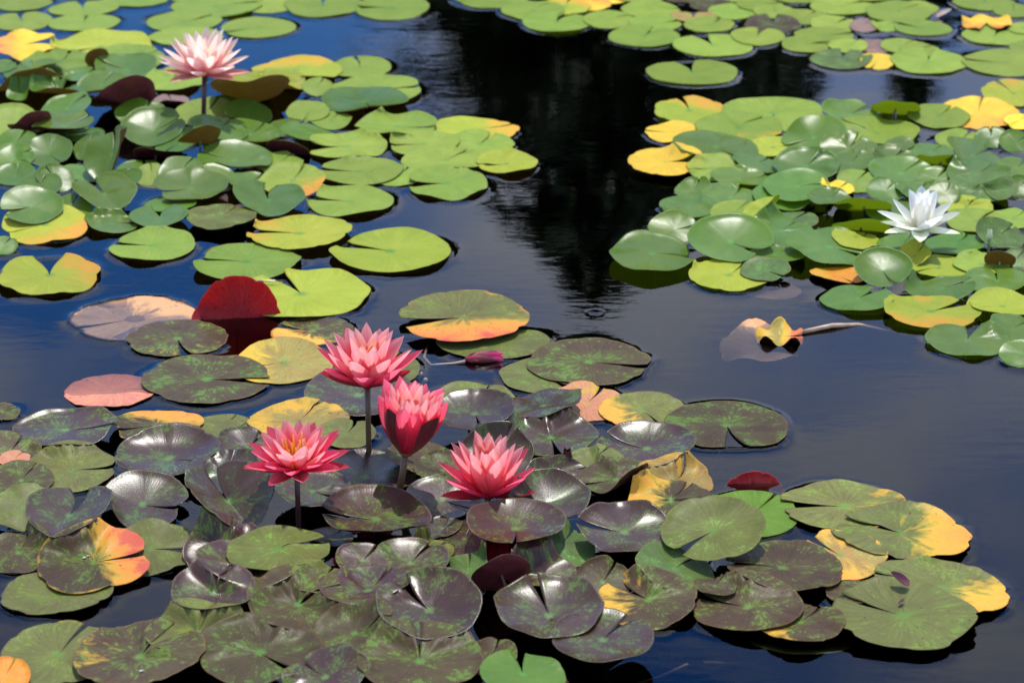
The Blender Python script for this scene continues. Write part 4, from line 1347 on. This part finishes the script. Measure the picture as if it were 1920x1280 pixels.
# damselfly resting on the yellow-green pad behind the red leaf
df = empty("damselfly", surf(497, 533))
df.rotation_euler = (0, 0, rad(-6))
M_DF1 = plain("damselfly_teal", (0.03, 0.16, 0.14), 0.3); M_DF2 = plain("damselfly_yellow", (0.50, 0.32, 0.03), 0.35)
t_ = NT("damselfly_wing"); bs = t_.bsdf((0.75, 0.75, 0.7), 0.2, Alpha=0.35); M_DFW = t_.m
v_, f_ = tube([(-.004, 0, .006), (.010, 0, .006), (.030, 0, .005), (.034, 0, .005)], [.0011, .0010, .0009, .0013], 8); make_obj("abdomen", v_, f_, [M_DF2], df)
v_, f_ = ellipsoid(.0055, .0018, .0022, c=(-.008, 0, .0062)); make_obj("thorax", v_, f_, [M_DF1], df)
v_, f_ = ellipsoid(.0014, .0026, .0015, c=(-.0148, 0, .0062)); make_obj("head", v_, f_, [M_DF1], df)
for s_ in (-1, 1):
    for q in (0, 1):
        wv_ = [(-.006, s_ * .0006, .0078), (.004, s_ * (.0016 + .001 * q), .0086), (.018, s_ * (.0030 + .0014 * q), .0090), (.021, s_ * (.0016 + .001 * q), .0088), (.016, s_ * .0008, .0084)]
        wv2 = [(a_, b_, c_ - .00015) for a_, b_, c_ in wv_]
        ff = [(0, 1, 2, 3, 4), (9, 8, 7, 6, 5)] + [(k_, k_ + 5, (k_ + 1) % 5 + 5, (k_ + 1) % 5) for k_ in range(5)]
        make_obj("wing", wv_ + wv2, ff, [M_DFW], df, smooth=False)
for k_ in (-1, 0, 1):
    for s_ in (-1, 1):
        v_, f_ = tube([(-.008 + k_ * .002, 0, .0055), (-.008 + k_ * .004, s_ * .003, .004), (-.008 + k_ * .005, s_ * .0045, 0)], [.0003] * 3, 5)
        make_obj("leg", v_, f_, [M_SNAIL], df)
tag(df, "slender teal and yellow damselfly resting on the yellow-green pad behind the red leaf", "damselfly")

# duckweed
M_DW = plain("duckweed_green", (0.22, 0.36, 0.05), 0.4)
for i, (x, y, s) in enumerate(((163, 770, .0036), (171, 768, .0040), (169, 773, .0032), (176, 772, .0028))):
    v_, f_ = ellipsoid(s, s * .8, .0008, c=(0, 0, .0006))
    o = make_obj("duckweed", v_, f_, [M_DW]); o.location = tuple(at(x, y, 0.0))
    tag(o, "tiny bright green duckweed frond floating behind the plum pad", "duckweed", "duckweed floating behind the plum pad")

# bubbles on the water
t_ = NT("bubble_film")
t_.bsdf((0.9, 0.92, 0.95), 0.03, Alpha=0.22, Specular_IOR_Level=1.0)
for x, y, s, where in ((782, 703, .0045, "behind the closed lily"), (790, 700, .0035, "behind the closed lily"), (798, 711, .0040, "behind the closed lily"),
                       (455, 742, .0022, "beside the large grey-brown pad"), (620, 1010, .0025, "beside the mustard olive pad")):
    v_, f_ = ellipsoid(s, s, s * .8)
    o = make_obj("bubble", v_, f_, [t_.m]); o.location = tuple(at(x, y, 0.0005))
    tag(o, "clear air bubble on the water " + where, "bubble", "air bubbles on the water")

# fallen petals and scraps
def scrap(x, y, L, W, rot, mat, label, up=0.0, name="fallen_petal"):
    rs_ = np.random.default_rng(int(x))
    V_, F_, uv = petal_mesh(L, W, rad(4 + up), rad(22 + up), 0.5, rs_, 0.6, rho0=0.0)
    V_[:, 0] -= L * 0.5
    p = surf(x, y)
    o = make_obj(name, rotz(V_, rad(rot)), F_, [mat], uv=uv)
    o.location = (p[0], p[1], p[2] + 0.003)
    tag(o, label, "petal")
M_SCRAP = petal_material("withered_purple", (0.10, 0.015, 0.035), (0.075, 0.012, 0.028), (0.05, 0.01, 0.02), (0.14, 0.03, 0.05), sss=0.0)
scrap(1682, 1098, 0.034, 0.020, 150, M_SCRAP, "withered dark purple petal caught where three olive pads meet", up=18)
scrap(1690, 1133, 0.017, 0.006, 55, M_SCRAP, "narrow purple petal lying on the largest olive pad")
scrap(1771, 33, 0.048, 0.022, 20, P['pink_in'], "peach coloured curled petal floating at the far raft", up=10)

# ------------------------------------------------------------------ the far bank: trees the pond mirrors
M_NEEDLE = plain("needles", (0.050, 0.075, 0.022), 0.6, 0.5, 3.0)
M_LEAFT = plain("tree_leaves", (0.035, 0.065, 0.016), 0.6, 0.5, 3.0)
M_BARK = plain("bark", (0.055, 0.040, 0.028), 0.9, 0.4, 8.0)

def conifer_meshes(H, Rb, seed, dens=1.0):
    rs_ = np.random.default_rng(seed)
    V_, F_ = [], []
    nb = int(H * 26 * dens)
    for b in range(nb):
        q = (b + rs_.uniform(0, 1)) / nb
        z = H * (0.06 + 0.94 * q)
        L = max(0.10, Rb * (1 - q) ** 0.85 * rs_.uniform(0.55, 1.1) + 0.05)
        a = rs_.uniform(0, 2 * pi)
        droop = rs_.uniform(0.05, 0.45)
        ns = max(5, int(L * 16))
        for k_ in range(ns):
            t__ = (k_ + rs_.uniform(0, 1)) / ns
            c = np.array((cos(a) * L * t__, sin(a) * L * t__, z - droop * L * t__ ** 1.5 + rs_.normal(0, .03)))
            sz = 0.13 + 0.10 * (1 - t__)
            d1 = np.array((cos(a + rs_.normal(0, .7)), sin(a + rs_.normal(0, .7)), rs_.normal(-.25, .3))) * sz * 1.6
            d2 = np.cross(d1, rs_.normal(0, 1, 3)); d2 = d2 / (np.linalg.norm(d2) + 1e-9) * sz * 0.5
            i0 = len(V_)
            V_ += [c - d1 * .4 - d2, c - d1 * .4 + d2, c + d1]
            F_.append((i0, i0 + 1, i0 + 2))
    return V_, F_

def conifer(x, y, H, Rb, seed, label, dens=1.0):
    r = empty("conifer_tree", (x, y, 0.3))
    sv, sf = tube([(0, 0, -.2), (0.03, 0, H * .4), (0, .02, H * .8), (0, 0, H * 0.99)], [.16, .11, .05, .012], 10)
    make_obj("trunk", sv, sf, [M_BARK], r)
    V_, F_ = conifer_meshes(H, Rb, seed, dens)
    make_obj("crown", V_, F_, [M_NEEDLE], r, smooth=False)
    tag(r, label, "tree", "conifers on the far bank")
    return r

def mirror_place(px, py, D):
    """where a tree top must stand at distance D for the pond to show it at this pixel"""
    d = FWD + RGT * ((px - 960.0) / FPX) + UPV * ((640.0 - py) / FPX)
    k_ = D / d[1]
    return d[0] * k_, -d[2] * k_ - CAM_H

x_, z_ = mirror_place(1112, 566, 24.0)
conifer(x_, 24.0, z_ - 0.3, 6.0, 1, "tall dark spruce on the far bank, mirrored in the middle of the pond", 3.0)
x_, z_ = mirror_place(1330, 330, 24.6)
conifer(x_, 24.6, z_ - 0.3, 3.6, 2, "middle dark spruce on the far bank right of the tallest", 2.4)
x_, z_ = mirror_place(930, 215, 25.5)
conifer(x_, 25.5, z_ - 0.3, 4.4, 5, "slim dark spruce behind the tallest one on the far bank", 2.4)
x_, z_ = mirror_place(1480, 235, 25.2)
conifer(x_, 25.2, z_ - 0.3, 2.6, 3, "slim dark spruce standing between the two broad ones", 2.2)
x_, z_ = mirror_place(1715, 215, 24.2)
conifer(x_, 24.2, z_ - 0.3, 1.5, 4, "narrow spruce at the right of the far bank group", 1.4)

# a belt of broad trees farther back closes the horizon
def broad_meshes(H, R, seed):
    rs_ = np.random.default_rng(seed)
    V_, F_ = [], []
    blobs = [(np.array((rs_.normal(0, R * .45), rs_.normal(0, R * .45), H * rs_.uniform(.35, .85))), R * rs_.uniform(.35, .6)) for _ in range(14)]
    for c, q in blobs:
        for _ in range(260):
            d = rs_.normal(0, 1, 3); d /= np.linalg.norm(d)
            p = c + d * q * rs_.uniform(.6, 1.05)
            d1 = rs_.normal(0, 1, 3) * .22; d2 = rs_.normal(0, 1, 3) * .22
            i0 = len(V_); V_ += [p, p + d1, p + d2]; F_.append((i0, i0 + 1, i0 + 2))
    return V_, F_
bm_ = None
for i in range(17):
    x = -44 + 5.5 * i + random.uniform(-1, 1); y = 46 + random.uniform(-3, 3) + abs(i - 8) * 0.3
    r = empty("broad_tree", (x, y, 0.3))
    sc = random.uniform(0.85, 1.15)
    r.scale = (sc, sc, sc); r.rotation_euler = (0, 0, random.uniform(0, 6.3))
    if bm_ is None:
        sv, sf = tube([(0, 0, -.3), (0.1, 0, 2.5), (0, .1, 6)], [.28, .2, .06], 10)
        tk = make_obj("trunk", sv, sf, [M_BARK], r)
        V_, F_ = broad_meshes(8.0, 4.2, 77)
        ck = make_obj("crown", V_, F_, [M_LEAFT], r, smooth=False)
        bm_ = (tk, ck)
    else:
        for s_ in bm_:
            c_ = s_.copy(); COL.objects.link(c_); c_.parent = r
    tag(r, "broad leafy tree in the belt behind the far bank", "tree", "belt of trees behind the pond")
print("pads", pad_count, "labels", len(seen_labels), "max pile", HF.max())
